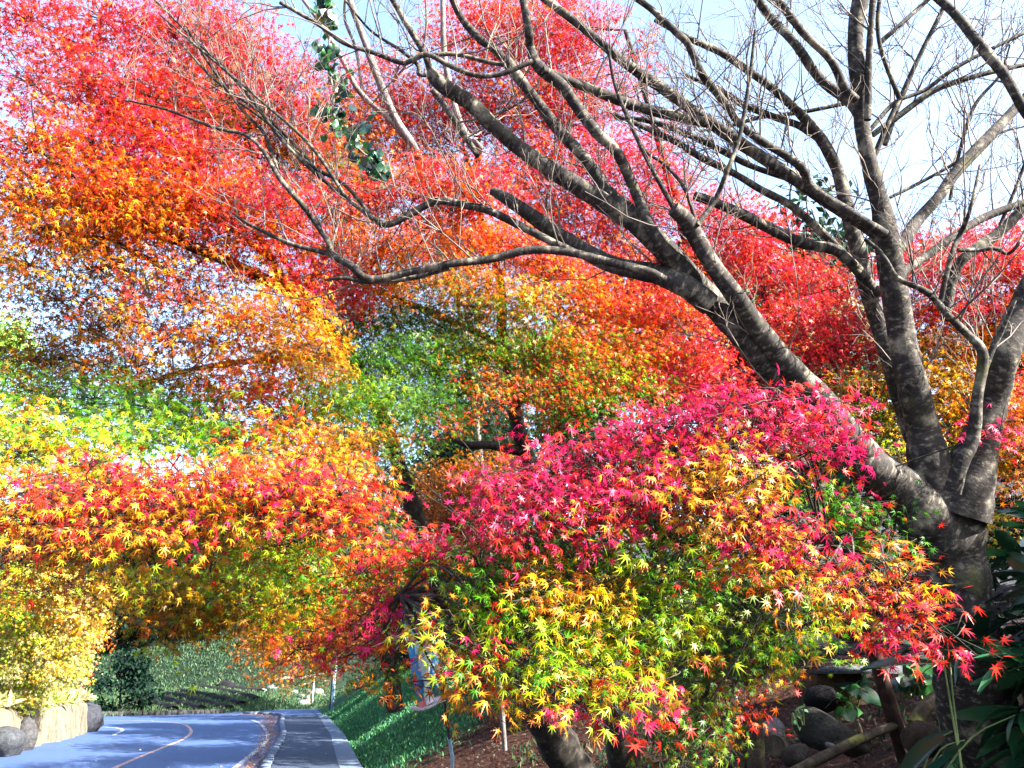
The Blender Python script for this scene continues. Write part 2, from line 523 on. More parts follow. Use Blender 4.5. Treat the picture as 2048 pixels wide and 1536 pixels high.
def put_leaves(mb, pos, tdir, nrm, size, cc, ct, tmpl):
    V, F, tf = tmpl
    pos = np.asarray(pos, float); n = len(pos)
    if n == 0: return
    t = norm(tdir); nr = nrm - t * np.sum(nrm * t, 1, keepdims=True); nr = norm(nr); b = np.cross(t, nr)
    size = np.asarray(size, float).reshape(-1, 1, 1)
    curl = rng.uniform(-.2, 2.6, (n, 1, 1)); wid = rng.uniform(.68, 1.12, (n, 1, 1))
    W = pos[:, None, :] + size * (wid * V[None, :, 0:1] * b[:, None, :] + V[None, :, 1:2] * t[:, None, :] + curl * V[None, :, 2:3] * nr[:, None, :])
    col = cc[:, None, :] * (1 - tf[None, :, None]) + ct[:, None, :] * tf[None, :, None]
    Fa = (np.arange(n)[:, None, None] * len(V) + F[None]).reshape(-1, F.shape[1])
    mb.add(W.reshape(-1, 3), Fa, col.reshape(-1, 3))

COL = {
    'P': ((.56, .012, .075), (.64, .008, .13)), 'R': ((.60, .035, .010), (.64, .014, .022)), 'D': ((.20, .014, .012), (.22, .012, .02)),
    'O': ((.66, .185, .004), (.62, .075, .004)), 'Y': ((.60, .42, .007), (.62, .27, .005)), 'T': ((.52, .37, .010), (.60, .05, .02)),
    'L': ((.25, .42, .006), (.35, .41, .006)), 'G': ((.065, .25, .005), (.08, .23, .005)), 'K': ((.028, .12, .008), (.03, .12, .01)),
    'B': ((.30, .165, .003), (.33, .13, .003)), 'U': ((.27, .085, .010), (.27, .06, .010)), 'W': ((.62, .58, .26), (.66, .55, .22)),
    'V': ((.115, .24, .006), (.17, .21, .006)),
}
def pick_cols(mix, n):
    ks = list(mix); w = np.array([mix[k] for k in ks], float); w /= w.sum()
    i = rng.choice(len(ks), n, p=w)
    cc = np.array([COL[k][0] for k in ks])[i]; ct = np.array([COL[k][1] for k in ks])[i]
    return cc * .72, ct * .72
def mixof(s):
    """'R5O3' -> {'R':5,'O':3}"""
    return {s[i]: float(s[i + 1]) for i in range(0, len(s), 2)}
VARY = np.random.default_rng(77)

class Maple:
    def __init__(self, name, label, group, base):
        self.root = thing(name, label, 'tree', base, group)
        self.leaf = MB(); self.wood = MB(); self.twig = MB(); self.sk = []
    def limb(self, pts, seg=9, sub=4, rough=.05):
        """pts: (u, v, depth, half width in photo pixels)"""
        P = [at(u, v, d) for u, v, d, r in pts]; R = [r * d / F_PX for u, v, d, r in pts]
        P, R = smooth_path(P, R, sub)
        tube(self.wood, P, R, seg, rough=rough)
        self.sk.append(P)
        return P
    def blob(self, u, v, d, ru, rv, rd, cov, mix, size=.072, hang=.42, tmpl=None, nl=16, link=True, flat=.55, droop=.35):
        mix = mixof(mix)
        if d > 5 and 'P' in mix:
            p_ = mix['P'] * .6; mix['P'] -= p_; mix['R'] = mix.get('R', 0) + p_ * .7; mix['O'] = mix.get('O', 0) + p_ * .3
        for k_ in mix: mix[k_] *= VARY.uniform(.6, 1.5)
        cov = cov * 3.6
        size = size * (.76 if d < 3.4 else .80 if d < 4.6 else .88)
        if d < 4.6: rv = rv * .9
        c = at(u, v, d); px = size * F_PX / d
        nleaf = int(cov * math.pi * ru * rv / (.27 * px * px))
        ns = max(2, int(nleaf / nl))
        # spray centres: uniform in an ellipsoid spanned across the line of sight and along it
        q = norm(rng.normal(0, 1, (ns, 3))) * rng.uniform(0, 1, (ns, 1)) ** (1 / 2.4)
        S = c + q[:, :1] * (ru * d / F_PX) * RGT + q[:, 1:2] * (rv * d / F_PX) * UPV + q[:, 2:] * rd * FWD
        toc = norm(CAM - S); toc[:, 2] *= .3
        az = rng.uniform(0, 2 * math.pi, ns)
        hd = np.stack([np.cos(az), np.sin(az), np.zeros(ns)], -1)
        sdir = norm(hd + .5 * toc + np.array((0, 0, -1.0)) * (droop + rng.normal(0, .2, (ns, 1))))
        sn = norm(np.array((0, 0, 1.0)) * flat + hang * toc + .3 * hd + rng.normal(0, .28, (ns, 3)))
        sn = norm(sn - sdir * np.sum(sn * sdir, 1, keepdims=True)); sb = np.cross(sdir, sn)
        dom_c, dom_t = pick_cols(mix, ns)
        L = rng.uniform(.20, .42, ns) * (size / .060)
        S = S - sdir * (L * .3)[:, None]
        k = rng.integers(0, ns, ns * nl)
        f = rng.uniform(-.1, 1.05, ns * nl); side = rng.choice([-1., 1.], ns * nl)
        lat = side * rng.uniform(.12, .55, ns * nl) * L[k] * (1 - .55 * np.clip(f, 0, 1))
        pos = S[k] + sdir[k] * (f * L[k])[:, None] + sb[k] * lat[:, None] + sn[k] * rng.normal(0, .03, (ns * nl, 1)) + rng.normal(0, .012, (ns * nl, 3))
        tdir = norm(sdir[k] * .75 + sb[k] * (side * .8)[:, None] + rng.normal(0, .3, (ns * nl, 3)) + np.array((0, 0, -.35)))
        nr = norm(sn[k] + rng.normal(0, .48, (ns * nl, 3)))
        oc, ot = pick_cols(mix, ns * nl)
        same = (rng.uniform(0, 1, ns * nl) < .62)[:, None]
        cc = np.where(same, dom_c[k], oc); ct = np.where(same, dom_t[k], ot)
        var = np.exp(rng.normal(0, .17, (ns * nl, 1))); cc = cc * var; ct = ct * var
        sz = size * rng.uniform(.68, 1.22, ns * nl)
        if tmpl is None: tmpl = LEAF7 if d < 5 else LEAF5
        put_leaves(self.leaf, pos, tdir, nr, sz, cc, ct, tmpl)
        if link and self.sk:
            A = np.concatenate(self.sk)
            b0 = A[np.argmin(np.linalg.norm(A - c, axis=1))]
            mid = (b0 + c) / 2 + np.array((0, 0, .04)) + rng.normal(0, .05, 3)
            P, R = smooth_path([b0, mid, c], [.007, .005, .003], 5)
            tube(self.twig, P, R, 5, cap=False)
            for i in range(min(ns, 26)):
                m2 = (c + S[i]) / 2 + rng.normal(0, .04, 3)
                P, R = smooth_path([c + (S[i] - c) * .05, m2, S[i], S[i] + sdir[i] * L[i]], [.003, .0024, .0018, .001], 3)
                tube(self.twig, P, R, 4, cap=False)
    def done(self, mat=M_LEAF, bark=M_MAPLE):
        self.wood.build('trunk', bark, self.root, True)
        self.leaf.build('crown', mat, self.root)
        if self.twig.n: tag(self.twig.build('twigs', M_MAPLE, self.root, True), kind='stuff')
#--TREES--
# ------------------------------------------------------------------ maple trees
# the big maple on the left: red top, orange middle, green and yellow skirt
T = Maple('maple_tree', 'big maple with a red top, orange middle and green skirt arching over the road', 'maple trees by the road', ground_at(*(at(1150, 1536, 8.0)[:2])))
g0 = ground_at(*(at(1150, 1536, 8.0)[:2])); 
T.limb([(1180, 1600, 8.0, 46), (1145, 1536, 8.0, 42), (1100, 1460, 7.9, 38), (1066, 1408, 7.8, 33), (980, 1270, 7.7, 25), (900, 1150, 7.6, 20), (838, 1045, 7.4, 18), (815, 985, 7.3, 17), (770, 850, 7.1, 15), (700, 710, 6.8, 14), (640, 640, 6.5, 12), (570, 580, 6.2, 11), (490, 540, 6.0, 12), (420, 508, 5.8, 11), (340, 475, 5.7, 10), (270, 440, 5.6, 8), (180, 380, 5.4, 5), (80, 300, 5.2, 3)])
T.limb([(570, 580, 6.2, 9), (545, 520, 6.1, 7), (510, 465, 6.0, 6), (430, 390, 5.9, 5), (350, 330, 5.8, 4), (300, 230, 5.7, 3)], 7)
T.limb([(315, 527, 5.7, 6), (270, 505, 5.6, 6), (220, 480, 5.5, 5), (150, 470, 5.4, 3)], 7)
T.limb([(545, 520, 6.1, 5), (480, 470, 6.0, 5), (420, 430, 5.9, 4), (330, 380, 5.8, 3)], 7)
T.limb([(815, 985, 7.3, 12), (700, 960, 6.2, 10), (560, 960, 5.0, 9), (400, 1000, 4.1, 9), (250, 1040, 3.7, 7), (60, 1080, 3.4, 4)], 7)
T.limb([(838, 1045, 7.4, 10), (700, 1100, 6.0, 9), (560, 1150, 5.2, 7), (420, 1190, 4.9, 5), (330, 1215, 4.8, 4), (240, 1235, 4.8, 2)], 7)
T.limb([(700, 710, 6.8, 9), (520, 720, 6.3, 7), (380, 740, 6.0, 5), (250, 780, 5.8, 4)], 7)
T.limb([(640, 640, 6.5, 7), (560, 500, 6.6, 6), (520, 350, 6.8, 5), (450, 180, 7.0, 4), (420, 60, 7.0, 3)], 7)
for b in [
    # top, red with openings to the sky
    (60, 40, 5.6, 130, 70, .6, 1.5, 'R5P3O1'), (210, 40, 5.7, 130, 60, .6, 1.4, 'R4P4O1'), (350, 60, 5.9, 110, 80, .6, 1.7, 'P4R5O1'), (470, 90, 6.2, 100, 80, .6, 1.6, 'R4P4O1'),
    (560, 170, 6.5, 80, 70, .5, 1.3, 'R4P4'), (640, 140, 6.8, 60, 50, .4, .5, 'P3D4R2'),
    (70, 170, 5.4, 110, 60, .6, .9, 'R4O3P2'), (190, 170, 5.6, 100, 60, .5, 1.2, 'R5P2O2'), (300, 190, 5.7, 100, 70, .6, 1.8, 'R4P4O1'), (400, 210, 5.9, 90, 60, .6, 1.4, 'R4U3P2'),
    (60, 290, 5.3, 120, 55, .6, 1.4, 'O5R4Y1'), (190, 290, 5.5, 110, 60, .6, 1.9, 'R5O3P2'), (320, 290, 5.7, 100, 70, .6, 2.0, 'R5P3O2'), (430, 310, 5.8, 80, 60, .5, 1.5, 'R4P4O1'),
    (430, 180, 7.0, 110, 90, .5, 1.4, 'U5B3O1'), (600, 260, 7.2, 110, 80, .6, 1.5, 'O4U4R2'), (560, 330, 7.2, 90, 60, .5, 1.0, 'U5B4'), (480, 250, 7.2, 80, 70, .5, 1.3, 'U5B3D2'),
    (70, 380, 5.2, 130, 60, .6, 2.0, 'O6R2Y2'), (200, 380, 5.4, 120, 60, .6, 2.1, 'O5R4Y1'), (330, 380, 5.6, 110, 60, .6, 2.1, 'R4O5P1'), (460, 390, 5.8, 100, 60, .6, 1.9, 'R5P2O3'), (560, 400, 6.0, 70, 55, .5, 1.6, 'P4R4O2'),
    (80, 460, 5.1, 130, 50, .6, 2.0, 'O5Y4R1'), (220, 450, 5.4, 120, 55, .6, 2.1, 'O6Y3R1'), (350, 450, 5.6, 100, 55, .6, 1.9, 'O6Y2R2'), (470, 460, 5.8, 90, 55, .5, 1.8, 'O5R3Y1'), (580, 470, 6.0, 80, 50, .5, 1.7, 'R4O4P2'),
    (60, 530, 5.1, 110, 40, .6, 1.2, 'Y4O4B1'), (200, 540, 5.3, 110, 40, .5, 1.0, 'O4Y3B3'), (330, 545, 5.5, 80, 40, .5, 1.2, 'O5Y2R2'), (500, 540, 5.9, 110, 45, .5, 1.6, 'O5R3Y2'), (620, 560, 6.2, 70, 50, .5, 1.9, 'R4P3O3'),
    (250, 640, 7.5, 280, 100, .7, .3, 'B5O4V1'), (250, 250, 7.6, 300, 170, .7, .45, 'R5P1U2O2'), (300, 430, 7.4, 320, 110, .7, .5, 'O5U3R2'),
    # thin zone with sky behind
    (120, 600, 5.8, 90, 45, .5, .8, 'B4O3D2'), (250, 600, 5.8, 90, 45, .5, .8, 'B4D2O3'), (300, 590, 4.9, 60, 30, .3, .8, 'R5O4'), (380, 610, 5.8, 80, 50, .5, .75, 'B5D2O2'), (180, 660, 5.9, 90, 40, .5, 1.0, 'B5D1O3'), (330, 680, 5.9, 80, 40, .5, .9, 'B5D1O2'),
    (240, 640, 5.0, 45, 50, .3, 1.0, 'O5Y4R1'), (270, 700, 5.2, 40, 40, .3, .8, 'Y4O5R1'),
    (430, 690, 5.4, 60, 50, .4, 1.0, 'O5Y2R2'), (480, 640, 5.3, 70, 50, .4, 1.6, 'O4Y4R1'), (580, 640, 5.3, 90, 60, .5, 2.0, 'Y4O5R1'), (630, 710, 5.2, 70, 60, .5, 2.0, 'Y5O4'), (540, 720, 5.2, 80, 50, .5, 1.9, 'O4R2Y3'), (520, 790, 5.0, 80, 50, .4, 1.9, 'O4R3Y3P1'),
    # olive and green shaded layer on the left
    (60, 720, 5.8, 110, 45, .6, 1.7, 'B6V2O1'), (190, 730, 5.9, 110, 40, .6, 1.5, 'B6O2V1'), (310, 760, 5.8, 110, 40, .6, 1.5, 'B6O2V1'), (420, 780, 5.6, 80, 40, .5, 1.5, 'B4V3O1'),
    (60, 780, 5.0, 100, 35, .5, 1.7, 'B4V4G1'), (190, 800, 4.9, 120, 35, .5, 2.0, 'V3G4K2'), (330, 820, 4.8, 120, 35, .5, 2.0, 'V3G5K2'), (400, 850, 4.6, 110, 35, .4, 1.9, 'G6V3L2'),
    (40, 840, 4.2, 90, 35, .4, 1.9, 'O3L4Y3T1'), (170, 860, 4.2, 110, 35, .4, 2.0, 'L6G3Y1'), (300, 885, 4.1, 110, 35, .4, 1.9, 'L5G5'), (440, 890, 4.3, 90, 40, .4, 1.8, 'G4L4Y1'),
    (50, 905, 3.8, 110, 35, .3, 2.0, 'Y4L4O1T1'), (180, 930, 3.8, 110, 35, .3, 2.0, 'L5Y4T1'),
    (560, 850, 4.6, 90, 50, .4, 1.9, 'O4Y3R2L2'), (650, 810, 5.0, 80, 60, .5, 1.9, 'L4G4Y2'), (600, 920, 4.2, 110, 45, .4, 2.0, 'O4T3Y3R1'), (690, 900, 4.6, 70, 55, .4, 1.7, 'T3L3O2G2'),
    # long red and orange sprays nearest the road
    (60, 980, 3.3, 100, 35, .25, 2.0, 'T3R3O2Y2'), (190, 990, 3.3, 110, 40, .25, 2.1, 'R4T3P2Y2'), (320, 975, 3.4, 110, 40, .25, 2.1, 'R4T3P2Y2'), (460, 960, 3.5, 110, 40, .25, 2.1, 'R4O2T3Y2'), (590, 965, 3.6, 100, 40, .25, 2.1, 'R4P2T3Y1'), (680, 990, 3.6, 70, 40, .25, 1.9, 'R4O3T2'),
    (70, 1050, 3.2, 100, 35, .25, 1.9, 'R3T3Y3O2'), (220, 1050, 3.2, 110, 35, .25, 1.9, 'T3Y3R3L1'), (370, 1030, 3.4, 110, 35, .25, 2.0, 'R3T4P2Y2'), (510, 1030, 3.5, 100, 35, .25, 1.9, 'R3T3Y2L2'), (640, 1035, 3.6, 80, 35, .25, 1.7, 'R4T3P2Y1'), (740, 1020, 3.7, 40, 25, .2, 1.2, 'P4R4'),
    (40, 1100, 3.5, 70, 30, .25, 1.4, 'R4T3D1'), (160, 1110, 3.4, 90, 30, .25, 1.7, 'Y4T3L2R1'), (300, 1100, 3.5, 90, 30, .25, 1.8, 'Y4L3T2R1'), (430, 1090, 3.7, 80, 35, .25, 1.7, 'L4Y3R2G1'), (560, 1090, 3.8, 80, 35, .3, 1.7, 'L4G3R2Y1'), (620, 1120, 4.0, 60, 50, .3, 1.5, 'G5L4R1'),
    # gold layer hanging above the road
    (120, 1170, 4.8, 90, 30, .4, 1.3, 'O4B4R1'), (240, 1180, 4.9, 90, 30, .4, 1.7, 'B4O4Y1'), (330, 1170, 4.6, 90, 40, .4, 1.8, 'Y4B4L2'), (420, 1150, 4.5, 90, 45, .4, 1.8, 'B4V4Y3'), (300, 1215, 5.0, 60, 22, .4, 1.4, 'B5V3Y2'), (380, 1218, 4.8, 80, 34, .4, 1.7, 'B5Y3O2'), (345, 1288, 4.6, 30, 20, .2, .7, 'V4L3B2'), (450, 1220, 4.8, 80, 45, .4, 1.9, 'B5Y3O1L1'), (520, 1190, 4.6, 80, 45, .4, 1.8, 'V4Y3B3'), (545, 1240, 5.0, 60, 40, .4, 1.5, 'B5O4'), (440, 1255, 4.8, 50, 22, .3, .7, 'V4B4'),
    (520, 1130, 4.3, 70, 45, .3, 1.6, 'G4V3L2'), (600, 1200, 4.4, 70, 50, .4, 1.8, 'L4Y3O2B2'), (600, 1270, 4.8, 60, 40, .4, 1.5, 'B4O4Y1'),
]: T.blob(*b)
T.done()

# the maple in the middle: green heart, orange shoulders
T = Maple('maple_tree', 'maple in the middle with a dark forked trunk, green heart and orange shoulders', 'maple trees by the road', ground_at(*(at(1250, 1536, 8.6)[:2])))
T.limb([(1262, 1600, 8.6, 38), (1250, 1536, 8.6, 34), (1235, 1420, 8.6, 30), (1200, 1280, 8.6, 26), (1140, 1120, 8.6, 22), (1085, 1000, 8.6, 20), (1052, 910, 8.6, 18), (1038, 860, 8.6, 15), (1025, 800, 8.6, 13), (1005, 690, 8.5, 11), (1000, 560, 8.4, 9), (960, 430, 8.3, 7), (930, 300, 8.2, 5)])
T.limb([(1050, 905, 8.6, 11), (1015, 897, 8.5, 10), (975, 890, 8.3, 9), (935, 890, 8.1, 8), (890, 870, 7.9, 5)], 7)
T.limb([(1030, 820, 8.6, 8), (1100, 700, 8.2, 7), (1200, 620, 7.9, 6), (1320, 560, 7.8, 4)], 7)
T.limb([(1005, 690, 8.5, 8), (900, 640, 7.9, 7), (800, 600, 7.4, 5), (720, 570, 7.2, 4)], 7)
T.limb([(1140, 1120, 8.6, 12), (1080, 1130, 7.0, 11), (1000, 1150, 5.0, 10), (900, 1170, 3.6, 9), (800, 1190, 3.2, 6)], 7)
T.limb([(1200, 1280, 8.6, 11), (1220, 1230, 6.5, 10), (1230, 1190, 4.5, 7), (1200, 1180, 3.7, 4)], 7)
for b in [
    # deep layers that close the view through the crown
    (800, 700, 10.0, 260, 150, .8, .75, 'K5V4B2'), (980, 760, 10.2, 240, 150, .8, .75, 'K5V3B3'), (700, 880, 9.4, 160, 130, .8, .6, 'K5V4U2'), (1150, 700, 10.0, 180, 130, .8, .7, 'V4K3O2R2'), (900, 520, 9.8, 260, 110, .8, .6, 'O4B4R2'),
    (1150, 1120, 3.5, 130, 45, .25, 1.3, 'G4V4K2'), (1330, 1190, 3.4, 100, 55, .25, 1.2, 'G4V4L2'), (1050, 1230, 3.2, 110, 40, .2, 1.2, 'G5L4'), (1200, 1280, 3.1, 110, 40, .2, 1.0, 'G5L4'),
    (640, 400, 7.2, 80, 50, .5, 1.6, 'P4R4O1'), (740, 390, 6.1, 90, 40, .4, 2.0, 'R5P2O2'), (850, 360, 6.1, 110, 45, .4, 2.1, 'R5O3P1'), (960, 370, 6.2, 90, 50, .4, 2.0, 'R6O2P2'), (900, 420, 6.2, 90, 40, .4, 1.7, 'R5O4'), (640, 320, 7.4, 80, 60, .4, 1.1, 'U5V3B3'), (720, 350, 7.4, 70, 40, .4, 1.2, 'V4U4B3'), (690, 440, 7.2, 80, 35, .4, 1.5, 'R3V3B3O2'),
    (760, 200, 8.6, 120, 90, .6, 1.3, 'R5O4P1'), (880, 230, 8.6, 110, 90, .6, 1.6, 'R6O3P1'), (700, 250, 8.6, 90, 70, .6, 1.2, 'O4R4U2'), (800, 310, 8.4, 110, 60, .5, 1.3, 'U4O4R2'),
    (660, 500, 6.9, 80, 50, .4, 1.9, 'R4P3O3'), (760, 500, 7.0, 100, 50, .5, 1.9, 'O6R2B2'), (880, 480, 7.2, 110, 50, .5, 1.9, 'O6R3B1'), (1000, 480, 7.4, 100, 60, .5, 1.8, 'O5R4'), (1080, 520, 7.5, 90, 50, .5, 1.8, 'O5R4B1'), (780, 570, 6.9, 90, 40, .4, 1.6, 'O5Y2B2V1'), (900, 560, 7.0, 100, 40, .4, 1.6, 'O4B3V2Y1'), (690, 580, 6.6, 70, 45, .4, 1.8, 'R4P4O2'),
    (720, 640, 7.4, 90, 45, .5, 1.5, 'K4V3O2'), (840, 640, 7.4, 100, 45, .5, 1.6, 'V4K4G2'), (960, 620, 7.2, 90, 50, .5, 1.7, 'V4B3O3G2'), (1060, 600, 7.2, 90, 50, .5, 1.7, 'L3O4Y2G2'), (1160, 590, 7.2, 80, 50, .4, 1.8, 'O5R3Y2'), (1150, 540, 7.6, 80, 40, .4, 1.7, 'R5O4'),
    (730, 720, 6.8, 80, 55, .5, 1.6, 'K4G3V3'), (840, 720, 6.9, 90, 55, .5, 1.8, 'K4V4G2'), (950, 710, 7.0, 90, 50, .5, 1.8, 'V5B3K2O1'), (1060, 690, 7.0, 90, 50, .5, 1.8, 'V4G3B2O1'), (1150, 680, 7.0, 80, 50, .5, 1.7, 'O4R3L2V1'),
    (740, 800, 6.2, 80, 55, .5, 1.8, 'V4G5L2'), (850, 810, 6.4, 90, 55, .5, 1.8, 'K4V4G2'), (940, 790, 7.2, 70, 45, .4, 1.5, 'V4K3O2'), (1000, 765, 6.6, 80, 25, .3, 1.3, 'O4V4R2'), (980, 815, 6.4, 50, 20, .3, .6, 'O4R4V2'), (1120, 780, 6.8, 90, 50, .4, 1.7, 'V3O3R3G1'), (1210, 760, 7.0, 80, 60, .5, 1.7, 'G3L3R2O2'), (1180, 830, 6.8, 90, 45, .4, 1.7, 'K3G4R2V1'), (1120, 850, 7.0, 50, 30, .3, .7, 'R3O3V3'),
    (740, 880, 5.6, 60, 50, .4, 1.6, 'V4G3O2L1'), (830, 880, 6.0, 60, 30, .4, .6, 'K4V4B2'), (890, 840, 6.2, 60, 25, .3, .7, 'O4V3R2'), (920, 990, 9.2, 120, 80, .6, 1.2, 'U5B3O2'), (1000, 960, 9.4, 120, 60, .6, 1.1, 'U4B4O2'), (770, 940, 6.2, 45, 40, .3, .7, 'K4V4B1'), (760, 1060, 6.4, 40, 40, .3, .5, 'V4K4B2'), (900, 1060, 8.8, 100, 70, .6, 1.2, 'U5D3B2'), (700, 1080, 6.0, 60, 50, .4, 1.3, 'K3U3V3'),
    # near sprays low in the middle
    (770, 1100, 3.6, 80, 30, .25, 1.7, 'O4P3R2V2'), (880, 1090, 3.5, 80, 30, .25, 1.9, 'P5R4O1'), (720, 1150, 3.7, 80, 45, .3, 1.7, 'V4O2G3R1'), (830, 1140, 3.4, 90, 35, .25, 1.8, 'V4R2O2G2'), (640, 1190, 4.0, 60, 35, .3, 1.5, 'L4O2G3'),
    (760, 1220, 3.3, 80, 35, .25, 1.9, 'P5R3O2'), (880, 1205, 3.2, 60, 22, .2, 1.4, 'P5R4'), (690, 1250, 3.5, 70, 35, .25, 1.6, 'O4R3V2'), (760, 1275, 3.2, 50, 18, .15, .7, 'O4P3Y2'), (590, 1300, 3.4, 42, 14, .1, 1.4, 'R6P3O2'), (700, 1310, 3.3, 50, 20, .12, 1.3, 'R5P3O2'), (640, 1285, 3.5, 50, 20, .15, 1.1, 'O5R4'), (760, 1340, 3.8, 35, 24, .2, .35, 'V4Y3O2'), (740, 1370, 3.8, 24, 14, .1, .2, 'O4V3'),
    (960, 1130, 3.2, 80, 45, .25, 1.8, 'V4G5'), (1060, 1110, 3.2, 80, 40, .25, 1.8, 'L4G5'), (960, 1200, 3.0, 60, 40, .2, 1.7, 'V3G5O1'), (920, 1250, 2.9, 70, 35, .2, 1.8, 'T3Y3L3'), (930, 1290, 2.8, 60, 30, .2, 1.8, 'R4P3T3'), (990, 1270, 2.9, 60, 40, .2, 1.7, 'L5G3R1'),
    (1090, 1180, 2.9, 80, 35, .2, 2.1, 'O4Y3T3'), (1180, 1180, 2.9, 70, 40, .2, 1.9, 'Y4L3T2'), (1180, 1240, 2.9, 60, 30, .2, 1.8, 'T3O3L3'), (1050, 1250, 2.9, 90, 40, .2, 1.9, 'L5G5'), (1150, 1290, 2.8, 90, 40, .2, 2.0, 'L5G3Y2'), (1060, 1320, 2.75, 90, 35, .2, 2.0, 'L5G3Y2'), (960, 1340, 2.8, 60, 30, .2, 1.9, 'L4Y3T3'), (880, 1360, 2.9, 35, 22, .12, 1.2, 'T3O3V3'),
    (970, 1390, 2.7, 45, 25, .12, 1.5, 'T5R3Y2'), (1100, 1370, 2.65, 70, 30, .15, 1.9, 'T4L4Y2'), (1070, 1400, 2.6, 40, 16, .1, 1.3, 'P4R5'), (1190, 1350, 2.7, 80, 35, .2, 2.0, 'L4Y3T2'), (1280, 1320, 2.75, 70, 35, .2, 1.9, 'L4Y3T2'), (1250, 1390, 2.65, 50, 25, .12, 1.7, 'R5T4P2'), (1190, 1420, 2.6, 30, 30, .1, 1.3, 'R5P4'), (1290, 1400, 2.65, 22, 16, .08, 1.2, 'P4R5'),
    (1280, 1240, 2.9, 80, 45, .2, 1.8, 'G5L4'), (1360, 1270, 2.9, 60, 30, .2, 1.7, 'W2L4Y4'), (1370, 1320, 2.9, 40, 20, .12, 1.6, 'T5Y3R2'), (1260, 1150, 3.1, 80, 45, .25, 1.6, 'G5V4'),
]: T.blob(*b)
T.done()

# the red maple on the right behind the cherry
T = Maple('maple_tree', 'crimson maple with gold lower leaves standing behind the bare cherry tree', 'maple trees by the road', ground_at(*(at(1700, 1250, 9.0)[:2])))
T.limb([(1705, 1270, 9.0, 30), (1690, 1150, 8.9, 26), (1645, 970, 8.8, 22), (1600, 880, 8.7, 20), (1540, 785, 8.6, 22), (1498, 732, 8.5, 20), (1440, 665, 8.4, 15), (1400, 560, 8.3, 12), (1350, 400, 8.2, 9), (1300, 220, 8.1, 6), (1250, 60, 8.0, 4)])
T.limb([(1500, 735, 8.5, 11), (1540, 650, 8.5, 10), (1528, 580, 8.5, 9), (1500, 500, 8.5, 6)], 7)
T.limb([(1690, 1150, 8.9, 14), (1800, 950, 8.7, 12), (1900, 760, 8.5, 10), (2000, 650, 8.3, 8), (2120, 560, 8.2, 5)], 7)
T.limb([(1645, 970, 8.8, 12), (1610, 930, 6.8, 12), (1560, 900, 5.0, 11), (1440, 900, 4.1, 8), (1280, 950, 3.8, 6), (1120, 1000, 3.6, 4)], 7)
T.limb([(1645, 970, 8.8, 10), (1620, 1000, 6.0, 9), (1590, 1020, 4.2, 6), (1650, 1090, 3.6, 4)], 7)
